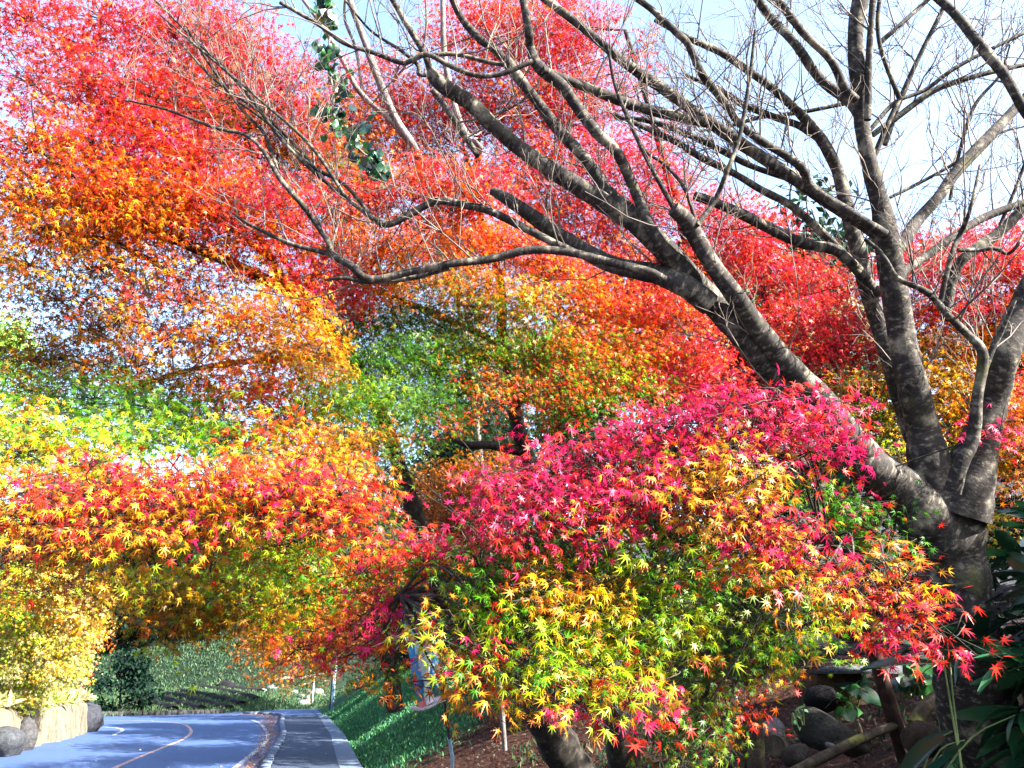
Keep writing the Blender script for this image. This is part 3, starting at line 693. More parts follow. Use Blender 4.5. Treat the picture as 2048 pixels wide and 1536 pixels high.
for b in [
    (960, 60, 8.6, 120, 90, .6, 1.6, 'R6O2P2'), (1100, 70, 8.5, 110, 90, .6, 1.7, 'R6P3O1'), (1180, 60, 8.4, 70, 70, .6, .6, 'P4R4'), (1010, 200, 8.5, 110, 80, .6, 1.8, 'R6O2P1'), (1130, 210, 8.5, 100, 90, .6, 1.8, 'R5P3O2'), (1240, 190, 8.4, 80, 80, .6, .7, 'P5R4'), (1320, 270, 8.4, 50, 60, .5, .45, 'P4R4O2'), (1290, 100, 8.4, 50, 60, .5, .25, 'P5R3'),
    (1060, 330, 8.3, 100, 70, .6, 1.8, 'R6P2O2'), (1180, 340, 8.3, 90, 80, .6, 1.6, 'R5P4'), (1290, 340, 8.2, 80, 70, .5, 1.3, 'P4R5'), (1380, 360, 8.2, 60, 40, .5, .6, 'R4P3O3'), (1200, 440, 8.1, 100, 60, .5, 1.8, 'R6P2O2'), (1300, 430, 8.1, 80, 60, .5, 1.4, 'P4R5'), (1100, 430, 8.2, 90, 60, .5, 1.8, 'R6O3'),
    (1420, 430, 8.0, 90, 50, .5, 1.7, 'R6P3O1'), (1510, 470, 8.0, 80, 50, .5, 1.8, 'R7P2'), (1450, 520, 8.0, 90, 55, .5, 2.0, 'R6P3'), (1330, 530, 7.9, 80, 50, .5, 1.9, 'R5O3P1'), (1550, 540, 8.1, 80, 45, .5, 1.4, 'R5P2D2'), (1240, 520, 7.9, 80, 50, .5, 1.9, 'R4O4P1'), (1620, 560, 8.2, 70, 60, .5, 1.6, 'P4R5D1'),
    (1260, 610, 7.4, 100, 50, .5, 2.0, 'O4R4P2'), (1360, 620, 7.4, 90, 55, .5, 2.0, 'R4P4O2'), (1280, 700, 7.2, 90, 55, .5, 1.9, 'R4O4P1L1'), (1390, 710, 7.2, 80, 50, .5, 1.9, 'P4R4O2'), (1350, 770, 7.2, 80, 40, .4, 1.7, 'R4P3D2'), (1450, 770, 7.4, 80, 35, .4, 1.6, 'D3P3R3'), (1290, 790, 7.0, 80, 45, .4, 1.7, 'R3O3G3P2'), (1560, 640, 7.8, 90, 50, .5, 1.9, 'P5R4'), (1600, 720, 7.7, 100, 45, .5, 1.9, 'R4P4D2'), (1680, 640, 7.8, 80, 60, .5, 1.9, 'P4R5'), (1560, 780, 7.8, 80, 35, .4, 1.5, 'R4D3O2'),
    (1830, 540, 7.4, 100, 50, .5, 1.9, 'R5P5'), (1950, 540, 7.2, 110, 50, .5, 2.1, 'P5R5'), (2040, 520, 7.2, 70, 50, .5, 2.1, 'R6P3'), (1880, 490, 7.8, 100, 40, .5, 1.2, 'R4P5'), (2000, 470, 7.8, 90, 35, .5, 1.5, 'R4P4O1'), (1860, 620, 7.2, 100, 45, .5, 2.0, 'P5R4'), (1970, 620, 7.0, 100, 40, .5, 2.0, 'P4R4O2'), (2040, 610, 7.0, 60, 50, .4, 2.0, 'O4B4R2'), (1700, 700, 7.4, 80, 45, .4, 1.8, 'R5P3D1'), (1880, 690, 7.0, 110, 40, .4, 1.9, 'B5O3R2'), (2000, 680, 7.0, 90, 50, .4, 2.0, 'B5O4Y1'),
    (1720, 790, 7.0, 90, 50, .4, 1.9, 'B4V4R2'), (1870, 760, 6.8, 100, 50, .4, 1.8, 'B4O3Y3'), (1990, 770, 6.8, 90, 40, .4, 1.9, 'R4O4P1'), (1900, 830, 6.6, 100, 50, .4, 1.8, 'Y4O4B2L1'), (2020, 840, 6.4, 70, 60, .4, 1.9, 'O5R3B2'), (1740, 850, 6.8, 90, 40, .4, 1.8, 'V4Y3B3'), (1680, 900, 6.8, 70, 40, .4, 1.4, 'V4B4Y1'), (1800, 900, 6.6, 60, 50, .4, 1.5, 'V3B3Y3'), (1930, 900, 6.4, 60, 40, .4, 1.1, 'Y4V4'), (2030, 930, 6.2, 50, 60, .3, 1.3, 'O4B3R2'), (2030, 1020, 5.8, 40, 50, .3, .9, 'D3B3O2'), (1990, 1060, 5.6, 40, 50, .3, .9, 'Y4V4O1'), (2000, 860, 4.2, 50, 22, .15, 1.1, 'P6R3'), (1800, 915, 6.0, 40, 30, .2, .8, 'L4Y4'),
    # pink fan of leaves nearest the camera
    (1560, 800, 3.3, 80, 22, .2, 1.9, 'P7R3'), (1450, 820, 3.3, 80, 30, .2, 2.1, 'P7R3'), (1350, 850, 3.3, 80, 32, .2, 2.1, 'P7R2'), (1640, 840, 3.2, 60, 35, .2, 1.9, 'P6R4'), (1550, 860, 3.2, 90, 35, .2, 2.2, 'P5R4T1'), (1690, 895, 3.1, 45, 18, .12, 1.6, 'P7R2'), (1620, 905, 3.1, 60, 22, .15, 1.8, 'P6R3T1'), (1450, 900, 3.2, 70, 35, .2, 1.8, 'O3Y3P3V1'), (1260, 880, 3.3, 70, 30, .2, 2.1, 'P7R3'), (1200, 890, 3.3, 60, 25, .2, 1.6, 'P7R3'),
    (1330, 930, 3.2, 90, 30, .2, 1.8, 'P4V3O3'), (1170, 940, 3.2, 90, 32, .2, 2.1, 'P7R3'), (1060, 940, 3.2, 60, 25, .2, 1.8, 'P7R3'), (1010, 980, 3.1, 60, 28, .2, 1.9, 'P7R3'), (1120, 990, 3.1, 80, 28, .2, 2.1, 'P7R3'), (1220, 990, 3.1, 90, 28, .2, 2.1, 'P5R4T1'), (980, 1040, 3.1, 50, 25, .2, 1.8, 'P6R4'), (1070, 1040, 3.0, 80, 25, .2, 2.0, 'P6R4'), (1180, 1040, 3.0, 80, 25, .2, 1.9, 'P3R3L2Y1'), (1060, 1080, 3.0, 50, 18, .15, 1.5, 'P6R3T1'), (1290, 980, 3.0, 70, 30, .2, 1.9, 'R4P3T3'),
    # yellow then red streaming down to the right
    (1400, 960, 3.1, 70, 32, .2, 1.9, 'Y4T3V3'), (1480, 950, 3.0, 60, 40, .2, 2.0, 'Y4W1T3'), (1370, 1010, 3.0, 70, 30, .2, 1.9, 'T4P3R2'), (1450, 1010, 2.9, 60, 32, .2, 2.1, 'T3R3P3'), (1520, 1030, 2.9, 55, 35, .2, 2.1, 'R4P3T3'), (1560, 1070, 2.9, 45, 35, .15, 2.0, 'P4R3T3'), (1610, 1110, 2.85, 40, 28, .15, 1.9, 'P4R5'), (1650, 1140, 2.85, 25, 22, .1, 1.5, 'P4R5'), (1520, 1110, 3.0, 60, 30, .2, 1.5, 'O4Y3V2'), (1600, 1150, 2.9, 50, 28, .15, 1.8, 'Y4T3L2'), (1650, 1180, 2.85, 40, 25, .12, 1.7, 'Y4T4L2'), (1710, 1150, 2.9, 25, 18, .1, 1.2, 'T5R4'), (1770, 1130, 2.8, 30, 25, .12, 1.9, 'R4T4P2'), (1800, 1170, 2.75, 45, 32, .15, 2.0, 'T4R3Y3'), (1760, 1190, 2.8, 40, 25, .12, 1.8, 'R4P3T3'), (1830, 1220, 2.7, 45, 28, .12, 2.0, 'P4R4T2'), (1780, 1230, 2.75, 35, 20, .1, 1.7, 'P5R4'), (1870, 1255, 2.7, 26, 20, .08, 1.7, 'P5R4T1'), (1840, 1285, 2.7, 28, 20, .08, 1.6, 'P5R5'),
    (1380, 1090, 3.2, 70, 40, .25, 1.5, 'G4V4Y1'), (1350, 1140, 3.0, 50, 30, .2, 1.4, 'R3T2G4'), (1320, 1080, 3.1, 70, 40, .25, 1.6, 'L4G4Y2'), (1420, 1130, 3.2, 60, 40, .3, 1.2, 'V5K3'),
    # green below, shade put into the darker leaf mixes
    (1600, 1000, 4.4, 70, 40, .3, 1.5, 'G4K3V3'), (1680, 1010, 4.3, 70, 45, .3, 1.6, 'G5K3P1'), (1740, 1060, 4.2, 70, 40, .25, 1.5, 'G5R2K2'), (1660, 1090, 4.2, 70, 45, .3, 1.6, 'G4V3K2'), (1550, 1180, 4.4, 80, 50, .3, 1.7, 'K6V3B1'), (1460, 1190, 4.5, 80, 55, .3, 1.6, 'K6V3B1'), (1500, 1270, 4.5, 80, 55, .3, 1.6, 'K6V3B1'), (1420, 1330, 4.4, 60, 60, .3, 1.5, 'K6V3B1'), (1400, 1410, 4.3, 50, 60, .25, 1.5, 'K6V3B1'), (1360, 1460, 4.3, 45, 50, .2, 1.3, 'K6V3B1'), (1340, 1510, 4.2, 40, 30, .2, 1.1, 'V4K4B1'), (1430, 1480, 4.3, 30, 50, .2, .9, 'B3R3V3'), (1500, 1380, 4.4, 26, 40, .15, 1.0, 'R5O4'), (1490, 1430, 4.3, 20, 24, .1, 1.0, 'R6O3'), (1530, 1350, 4.4, 30, 30, .15, .8, 'B4Y3'), (1590, 1270, 3.4, 32, 45, .12, 1.5, 'L5G4'), (1610, 1240, 3.4, 40, 25, .12, 1.4, 'L4G4Y1'), (1690, 1230, 3.3, 26, 18, .1, 1.2, 'L4T3V3'), (1650, 1220, 3.6, 40, 30, .15, 1.1, 'V5L3'), (1580, 1330, 4.6, 40, 25, .2, .5, 'V4O3'),
]: T.blob(*b)
T.done()

# smaller autumn trees further off
T = Maple('maple_tree', 'golden orange maple further along, hanging over the far end of the footpath', 'maple trees by the road', gp(790, 1432) + np.array((1.8, 0, .9)))
T.limb([(790, 1420, 18, 18), (780, 1330, 18, 15), (740, 1250, 17.5, 12), (660, 1180, 17, 9), (560, 1150, 16.5, 6)], 8)
T.limb([(780, 1330, 18, 10), (840, 1230, 18, 8), (900, 1120, 18, 6)], 7)
for b in [(535, 1270, 15.5, 45, 38, 1.0, 1.8, 'B5O4U2'), (590, 1240, 16, 80, 60, 1.2, 2.0, 'B5O4Y1'), (640, 1320, 17, 60, 40, 1.0, 1.4, 'B4V4U2'), (690, 1240, 17, 80, 60, 1.2, 1.8, 'O4B4U2'), (460, 1200, 15.5, 90, 40, 1.0, 1.5, 'B5O3Y2'), (800, 1180, 18, 110, 80, 1.2, 1.6, 'O4U4B2'), (690, 1140, 17, 110, 60, 1.2, 1.6, 'B4O4R1'), (560, 1330, 16, 40, 40, .8, 1.0, 'B4O4'), (900, 1080, 18, 100, 80, 1.2, 1.6, 'U5O3B2'), (760, 1340, 18, 60, 30, .8, .9, 'V4K4')]:
    T.blob(*b, size=.10, tmpl=LEAF5, nl=14)
T.done()
T = Maple('maple_tree', 'sunlit yellow maple leaning over the stone wall on the left', 'maple trees by the road', ground_at(-14.6, 22.0))
T.limb([(40, 1460, 22, 12), (70, 1330, 21.5, 11), (110, 1260, 21, 9), (140, 1180, 21, 6), (180, 1130, 21, 4)], 8)
T.limb([(70, 1330, 21.5, 8), (120, 1270, 21.5, 7), (170, 1230, 21, 5), (215, 1190, 21, 3)], 7)
T.limb([(70, 1330, 21.5, 8), (20, 1230, 21, 7), (-20, 1120, 21, 4)], 7)
for b in [(150, 1190, 21, 60, 40, 1.0, 2.2, 'Y4W3L2'), (110, 1250, 21, 80, 50, 1.0, 2.3, 'W3Y4L3'), (170, 1240, 21, 40, 40, .8, 2.0, 'Y4W3O1'), (120, 1310, 21, 60, 50, 1.0, 2.3, 'W4Y3L3'), (150, 1340, 21.5, 26, 40, .6, 1.8, 'L4W3R1'), (40, 1290, 21, 60, 60, 1.0, 2.0, 'W4L4Y2'), (30, 1190, 20, 70, 60, 1.0, 2.0, 'L4Y3K3'), (90, 1170, 20.5, 60, 40, 1.0, 2.0, 'L4W3Y3'), (50, 1380, 21, 60, 40, .8, 2.0, 'W4L4Y2'), (180, 1280, 22, 22, 30, .6, 1.0, 'O5U4'), (205, 1180, 21.5, 26, 26, .6, 1.4, 'Y5O4'), (-60, 1250, 21, 80, 110, 1.2, 1.8, 'L4Y3K3')]:
    T.blob(*b, size=.12, tmpl=LEAF5, nl=14, hang=.8)
T.done()
#--EVERGREEN--
# ------------------------------------------------------------------ evergreen and leafy background trees
def leafy_tree(name, label, group, base, h, r, n, cols, size=.3, trunk=.14, clumps=26, lo=.15, cat='tree', mat=M_LEAF_DARK, lean=(0, 0), seed=1, sq=1.0, tmpl=DIAM):
    g = np.random.default_rng(seed)
    root = thing(name, label, cat, base, group)
    w = MB(); lf = MB(); base = np.asarray(base, float)
    top = base + np.array((lean[0], lean[1], h * .9))
    P, R = smooth_path([base - (0, 0, .2), base + (top - base) * .35 + g.normal(0, .12, 3), base + (top - base) * .7 + g.normal(0, .12, 3), top], [trunk, trunk * .8, trunk * .5, trunk * .15], 4)
    tube(w, P, R, 8, rough=.05)
    for i in range(clumps):
        f = g.uniform(lo, 1.0)
        prof = math.sin(math.pi * min(1, .18 + .80 * (f - lo) / (1 - lo))) ** .7
        a = g.uniform(0, 6.283); rr = r * prof * g.uniform(.35, .95)
        c = base + (top - base) * f + np.array((math.cos(a) * rr, math.sin(a) * rr, g.normal(0, .1) * h * .2))
        cr = r * g.uniform(.28, .5)
        b = P[min(len(P) - 1, max(0, int((f - .12) * len(P))))]
        Q, S = smooth_path([b, (b + c) / 2 + g.normal(0, .1, 3), c], [trunk * .35, trunk * .2, trunk * .08], 3)
        tube(w, Q, S, 5, cap=False)
        k = int(n / clumps)
        q = norm(g.normal(0, 1, (k, 3))) * g.uniform(.45, 1.05, (k, 1)) * np.array((1, 1, .62 * sq)) * cr + c
        d = norm(q - c + g.normal(0, .3, (k, 3)) * cr)
        col = np.array(cols)[g.integers(0, len(cols), k)] * np.exp(g.normal(0, .25, (k, 1))) * math.exp(g.normal(0, .18)) * .6
        put_leaves(lf, q, norm(d + np.array((0, 0, -.4)) + g.normal(0, .5, (k, 3))), norm(d + np.array((0, 0, .6)) + g.normal(0, .5, (k, 3))), size * g.uniform(.6, 1.3, k), col, col, tmpl)
    w.build('trunk', M_MAPLE, root, True)
    lf.build('crown', mat, root)
    return root

EVG = [(.008, .026, .017), (.010, .034, .018), (.006, .02, .018), (.014, .04, .022)]
DKG = [(.015, .05, .04), (.02, .06, .035), (.03, .08, .04)]
YGR = [(.40, .48, .06), (.55, .56, .12), (.28, .42, .06), (.6, .54, .22)]
LIM = [(.30, .50, .06), (.22, .42, .05), (.40, .55, .12)]
for i, (u, d, h, r, lab) in enumerate([
        (215, 66, 12.5, 4.2, 'dark evergreen tree leaning in at the left end of the far wood'), (300, 70, 14, 4.2, 'tall dark evergreen tree above the upper end of the crop rows'),
        (385, 68, 13, 4.0, 'rounded dark evergreen behind the middle of the crop rows'), (455, 72, 15, 4.4, 'dark evergreen behind the right ends of the crop rows'),
        (530, 74, 14, 4.2, 'evergreen behind the dry grass bank at the end of the road'), (610, 74, 13, 4.2, 'evergreen above the stones behind the traffic cone'),
        (700, 78, 14, 4.4, 'evergreen beyond the grey marker post'), (135, 72, 15, 4.6, 'evergreen rising behind the yellow maple by the wall'), (60, 75, 13, 4.6, 'evergreen at the far left edge of the wood')]):
    p = at(u, 1380, d); b = ground_at(p[0], p[1])
    leafy_tree('evergreen_tree', lab, 'evergreens of the far wood', b, h, r, 5200, EVG, .75, .25, 46, .02, seed=20 + i)
for i, (x, y, h, r, lab) in enumerate([
        (-20.6, 41.0 + 4.6, 3.2, 1.8, 'low dark bush at the far road edge by the lowest crop row'), (-24.5, 46.8, 3.4, 2.0, 'low dark bush at the far road edge behind the dark stone'), (-29.0, 47.5, 4.0, 2.2, 'wide dark bush furthest left along the far road edge')]):
    leafy_tree('evergreen_bush', lab, 'bushes along the far road edge', ground_at(x, y), h, r, 2600, EVG, .3, .06, 26, .02, 'bush', seed=60 + i)
for i, (x, y, h, r, lab) in enumerate([
        (3.2, 17.5, 9.5, 2.6, 'dark conifer close behind the middle maple'), (6.3, 15.0, 9.0, 2.6, 'dark conifer behind the crimson maple'), (1.2, 23.5, 9.5, 2.8, 'dark conifer further up the bank behind the middle maple'),
        (-1.6, 29.0, 9.5, 2.8, 'dark conifer on the grassy bank beyond the blue banner'), (9.5, 13.5, 8.0, 2.6, 'dark conifer behind the cherry trunk at the right edge'), (6.0, 24.0, 11, 3.2, 'tall dark conifer highest on the bank'), (-4.6, 38.5, 10, 3.0, 'dark conifer on the bank where the footpath ends'), (-4.0, 44.0, 13, 3.6, 'tall dark conifer added past the end of the footpath to shade the field'), (-6.5, 50.0, 13, 3.6, 'tall dark conifer added beyond the stone heap to shade the field'), (-1.0, 47.5, 14, 3.8, 'tallest dark conifer added up the bank past the footpath to shade the field')]):
    leafy_tree('conifer_tree', lab, 'conifers on the bank', ground_at(x, y), h if x < 9 else 5.2, r, 7000, DKG, .26, .16, 60, .04, seed=40 + i, sq=.6)  # last three conifers are added to cast shade on the far field
leafy_tree('leafy_tree', 'pale yellow-green tree showing between the cherry limbs against the sky', None, ground_at(9.6, 26.5), 9.4, 3.8, 15000, YGR, .17, .2, 60, .3, seed=71, mat=M_LEAF)
leafy_tree('leafy_tree', 'bright lime green tree against the sky at the left edge', None, ground_at(-18.9, 27.6), 12.4, 2.5, 7000, LIM, .24, .2, 50, .2, seed=72, mat=M_LEAF)
leafy_tree('leafy_tree', 'dull green tree on the slope above the stone wall, behind the yellow maple', None, ground_at(-18.5, 24.5), 5.0, 2.4, 5000, [(.12, .2, .05), (.2, .24, .06)], .22, .15, 40, .1, seed=73, mat=M_LEAF)

# ------------------------------------------------------------------ the bare cherry tree
cherry = thing('cherry_tree', 'bare leafless cherry tree with grey ringed limbs spreading across the sky', 'tree', ground_at(*(at(1975, 1560, 4.5)[:2])))
CH = []                     # (points, radii) of every limb, for the twigs
def cl_(pts, d, part='limb', seg=12, sub=5, rough=.014, d2=None, keep=True):
    """pts: (u, v, half width in px); depth runs from d to d2"""
    n = len(pts); dd = np.linspace(d, d if d2 is None else d2, n)
    dd = dd + np.r_[0, rng.normal(0, .02, n - 2), 0]
    P = [at(p[0], p[1], k) for p, k in zip(pts, dd)]; R = [p[2] * k / F_PX * ((.78 + .2 * float(sstep(34, 52, p[2]))) if part == 'limb' and p[2] > 9 else .9) for p, k in zip(pts, dd)]
    P, R = smooth_path(P, R, sub)
    m = MB(); tube(m, P, R, seg, rough=rough, a0=rng.uniform(0, 9), lump=.10 if seg > 8 else .05)
    o = m.build(part, M_CHERRY, cherry, True)
    if keep: CH.append((P, R))
    return o
cl_([(2000, 1660, 112), (1980, 1560, 100), (1960, 1450, 84), (1940, 1330, 74), (1915, 1210, 70), (1900, 1120, 74), (1893, 1050, 82), (1890, 1000, 74), (1885, 960, 52)], 4.5, 'trunk', 20, 6, .02, 4.5, keep=False)
cl_([(1890, 1075, 66), (1845, 1020, 56), (1795, 978, 49), (1700, 905, 41), (1607, 815, 35), (1540, 735, 33), (1470, 655, 32), (1416, 595, 34), (1365, 540, 36), (1320, 490, 32), (1270, 445, 27), (1200, 400, 24), (1120, 350, 22), (1050, 305, 21), (985, 250, 21), (940, 205, 20), (885, 170, 20), (862, 146, 17)], 4.5, d2=4.3)
cl_([(1900, 1075, 48), (1850, 1012, 46), (1760, 935, 40), (1700, 875, 37), (1645, 800, 32), (1600, 752, 30), (1521, 666, 28), (1467, 588, 26), (1425, 530, 23), (1395, 480, 22), (1370, 440, 21), (1346, 418, 19)], 4.5, d2=4.2)
cl_([(1300, 468, 18), (1262, 422, 18), (1214, 383, 17), (1175, 324, 16), (1116, 258, 15), (1077, 207, 14), (1038, 156, 15), (1011, 118, 14)], 4.35, d2=4.5)
cl_([(1018, 130, 9), (990, 100, 9), (960, 78, 9), (925, 39, 8), (900, -10, 7)], 4.5)
cl_([(1340, 510, 16), (1304, 461, 16), (1265, 371, 14), (1234, 305, 14), (1194, 266, 14), (1155, 215, 14), (1124, 172, 15), (1077, 133, 14), (1062, 98, 11), (1056, 50, 11), (1044, -10, 10)], 4.3, d2=4.2)
cl_([(1085, 140, 10), (1136, 160, 12), (1214, 191, 13), (1280, 215, 13), (1353, 232, 13), (1410, 245, 13)], 4.2, d2=4.55)
cl_([(1775, 480, 20), (1730, 450, 18), (1697, 430, 17), (1639, 391, 17), (1592, 359, 17), (1521, 312, 16), (1467, 277, 16), (1404, 234, 15), (1346, 191, 14), (1287, 152, 13), (1234, 113, 12), (1155, 47, 11), (1080, -10, 10)], 4.6, d2=4.7)
cl_([(1770, 470, 13), (1700, 425, 12), (1650, 395, 11), (1619, 371, 11), (1603, 335, 12), (1560, 305, 10), (1521, 281, 10), (1482, 250, 10), (1436, 188, 9), (1404, 148, 9), (1377, 90, 8), (1353, 66, 8), (1307, 23, 7), (1265, -8, 7)], 4.45, d2=4.4)
cl_([(1755, 590, 15), (1728, 555, 14), (1697, 520, 13), (1666, 498, 14), (1600, 484, 15), (1521, 447, 14), (1467, 420, 13), (1416, 400, 12), (1390, 392, 11)], 4.75, d2=4.6)
cl_([(1725, 556, 9), (1690, 515, 8), (1670, 490, 9), (1627, 449, 9), (1580, 410, 9), (1521, 379, 8), (1463, 344, 8), (1404, 316, 8), (1346, 281, 7), (1287, 254, 6), (1230, 228, 5)], 4.7, d2=4.7)
cl_([(1592, 362, 7), (1502, 332, 7), (1440, 300, 7), (1385, 273, 7), (1299, 242, 6), (1230, 236, 5)], 4.75, d2=4.9)
cl_([(1880, 1010, 56), (1862, 940, 46), (1845, 860, 40), (1825, 770, 36), (1802, 660, 34), (1787, 565, 32), (1776, 490, 33), (1760, 410, 24), (1738, 325, 20), (1722, 235, 19), (1715, 150, 19), (1712, 60, 20), (1722, -12, 22)], 4.5, d2=4.6)
cl_([(1735, 240, 8), (1737, 180, 8), (1738, 120, 8), (1742, 50, 7), (1747, -10, 7)], 4.5)
cl_([(1716, 225, 14), (1697, 203, 13), (1639, 156, 12), (1592, 90, 11), (1545, 39, 11), (1510, -8, 10)], 4.6, d2=4.8)
cl_([(1712, 200, 11), (1689, 176, 11), (1662, 121, 10), (1611, 70, 10), (1580, 31, 9), (1550, -10, 8)], 4.5, d2=4.4)
cl_([(1830, 880, 26), (1800, 790, 24), (1775, 700, 23), (1756, 642, 22), (1732, 572, 21), (1717, 498, 20), (1702, 450, 19), (1678, 352, 16), (1658, 305, 15), (1639, 273, 14), (1600, 227, 12), (1553, 184, 10), (1502, 145, 9), (1443, 105, 8), (1381, 78, 7), (1310, 40, 5)], 4.85, d2=5.1)
cl_([(1645, 282, 9), (1600, 252, 8), (1560, 238, 8), (1482, 207, 7), (1432, 176, 6), (1370, 150, 4)], 5.0, d2=5.2)
cl_([(1790, 505, 17), (1812, 476, 16), (1834, 441, 16), (1873, 398, 15), (1912, 344, 15), (1971, 281, 14), (2029, 219, 13), (2085, 160, 12)], 4.65, d2=5.0)
cl_([(2085, 260, 13), (2048, 219, 13), (2010, 152, 13), (1963, 94, 13), (1912, 31, 12), (1870, -10, 11)], 4.4, d2=4.6)
cl_([(1780, 560, 11), (1820, 535, 11), (1853, 512, 11), (1912, 469, 10), (1971, 434, 9), (2060, 400, 8)], 4.7, d2=5.0)
cl_([(1890, 640, 12), (1905, 560, 13), (1928, 516, 14), (1998, 465, 14), (2060, 405, 14)], 5.2, d2=5.2)
cl_([(1915, 1030, 60), (1940, 940, 50), (1962, 870, 42), (1985, 800, 38), (2010, 705, 36), (2045, 615, 34), (2095, 520, 32)], 4.45, d2=4.4)
cl_([(1905, 985, 22), (1920, 930, 20), (1946, 875, 17), (1955, 790, 14), (1964, 735, 14), (1962, 697, 13), (1932, 666, 9), (1893, 627, 8), (1869, 599, 7), (1846, 580, 7), (1795, 556, 6), (1775, 525, 5), (1756, 500, 5), (1730, 478, 4)], 4.1, d2=4.1, seg=9)
cl_([(1880, 610, 6), (1890, 560, 6), (1904, 505, 6), (1920, 470, 6), (1940, 420, 4), (1960, 330, 3)], 4.1, seg=7)
cl_([(1916, 500, 5), (1955, 500, 5), (1990, 497, 5), (2015, 507, 4), (2035, 490, 4), (2060, 440, 3)], 4.1, seg=7)
cl_([(1950, 790, 7), (1985, 700, 6), (2005, 660, 5), (2030, 600, 4)], 4.1, seg=7)
cl_([(1420, 610, 30), (1370, 572, 30), (1320, 552, 28), (1270, 540, 25), (1214, 524, 23), (1136, 482, 21), (1077, 441, 19), (1019, 402, 16), (985, 382, 12)], 4.35, d2=4.5)
cl_([(1330, 560, 12), (1292, 541, 11), (1214, 523, 11), (1136, 504, 11), (1058, 500, 11), (980, 518, 11), (902, 527, 10), (823, 543, 10), (741, 559, 10), (700, 530, 9), (662, 508, 9), (657, 484, 7), (628, 441, 7), (601, 405, 7), (560, 358, 6), (526, 301, 5), (490, 270, 4), (430, 255, 4), (332, 219, 3), (250, 200, 2)], 4.25, d2=4.3, seg=8)
cl_([(900, 535, 6), (823, 556, 6), (741, 563, 7), (690, 556, 5), (650, 560, 3)], 4.3, seg=7)
cl_([(662, 508, 7), (630, 500, 6), (578, 486, 5), (500, 449, 4), (470, 430, 3)], 4.3, seg=7)
cl_([(1160, 510, 9), (1110, 487, 9), (1058, 461, 9), (980, 422, 9), (930, 410, 10), (874, 402, 10), (823, 426, 9), (773, 449, 8), (726, 422, 5), (687, 391, 5), (628, 344, 4), (560, 275, 4), (480, 170, 4), (380, 70, 3), (300, -10, 2)], 4.3, d2=4.4, seg=8)
cl_([(690, 392, 4), (620, 290, 4), (520, 200, 3), (420, 115, 3), (320, 30, 2)], 4.3, seg=6)
cl_([(640, 355, 4), (600, 300, 4), (520, 225, 3), (430, 160, 3), (360, 85, 2)], 4.45, seg=6)
cl_([(560, 358, 4), (530, 270, 4), (480, 215, 3), (420, 130, 3), (370, 50, 2)], 4.35, seg=6)
cl_([(750, 440, 5), (690, 370, 4), (620, 330, 4), (540, 250, 3), (470, 200, 2)], 4.4, seg=6)
cl_([(1066, 122, 6), (1011, 145, 6), (960, 152, 6), (902, 133, 6), (855, 109, 6), (823, 121, 6), (800, 125, 6), (745, 105, 5), (687, 86, 5), (640, 51, 5), (560, 5, 4)], 4.2, d2=4.3, seg=7)
cl_([(858, 110, 5), (913, 109, 5), (980, 125, 5), (1010, 130, 5)], 4.4, seg=7)
cl_([(864, 150, 8), (850, 110, 7), (839, 90, 7), (815, 50, 7), (780, -10, 6)], 4.3, seg=7)
cl_([(860, 150, 6), (838, 148, 5), (835, 130, 5), (800, 100, 4), (740, 60, 3), (690, 0, 3)], 4.3, seg=6)
cl_([(866, 180, 7), (905, 235, 7), (938, 285, 7), (955, 312, 6)], 4.6, seg=7)
cl_([(1352, 425, 6), (1300, 330, 5), (1262, 250, 5), (1230, 170, 4), (1215, 90, 3)], 4.25, seg=6)
cl_([(1395, 450, 6), (1430, 400, 6), (1455, 340, 5), (1480, 270, 5), (1500, 150, 4), (1510, 60, 3)], 4.2, seg=6)
cl_([(1400, 475, 4), (1370, 380, 4), (1330, 330, 4), (1290, 300, 3), (1250, 220, 3)], 4.3, seg=6)
cl_([(1740, 260, 5), (1790, 205, 5), (1850, 180, 5), (1920, 130, 5), (2060, 60, 4)], 5.0, seg=6)
cl_([(1745, 270, 7), (1800, 230, 7), (1870, 180, 7), (1960, 150, 6), (2070, 125, 5)], 5.2, seg=6)
cl_([(1770, 290, 6), (1800, 200, 6), (1840, 110, 5), (1880, 30, 5), (1895, -10, 4)], 5.2, seg=6)
cl_([(1742, 330, 6), (1770, 260, 6), (1800, 195, 5)], 5.0, seg=6)
cl_([(1760, 85, 6), (1800, 50, 5), (1850, 5, 5), (1870, -12, 4)], 5.0, seg=6)
cl_([(1800, 200, 6), (1765, 110, 5), (1755, 50, 5), (1760, -10, 5)], 4.9, seg=6)
cl_([(1700, 205, 5), (1600, 225, 5), (1520, 235, 5), (1450, 255, 4), (1400, 262, 3)], 5.1, seg=6)
cl_([(1780, 395, 4), (1850, 360, 4), (1920, 320, 4), (1990, 270, 3), (2060, 250, 2)], 5.3, seg=6)
cl_([(1900, 400, 4), (1920, 300, 4), (1950, 210, 4), (2000, 150, 3), (2020, 90, 2)], 5.1, seg=6)
cl_([(2000, 450, 4), (2030, 380, 4), (2060, 300, 4)], 5.0, seg=6)
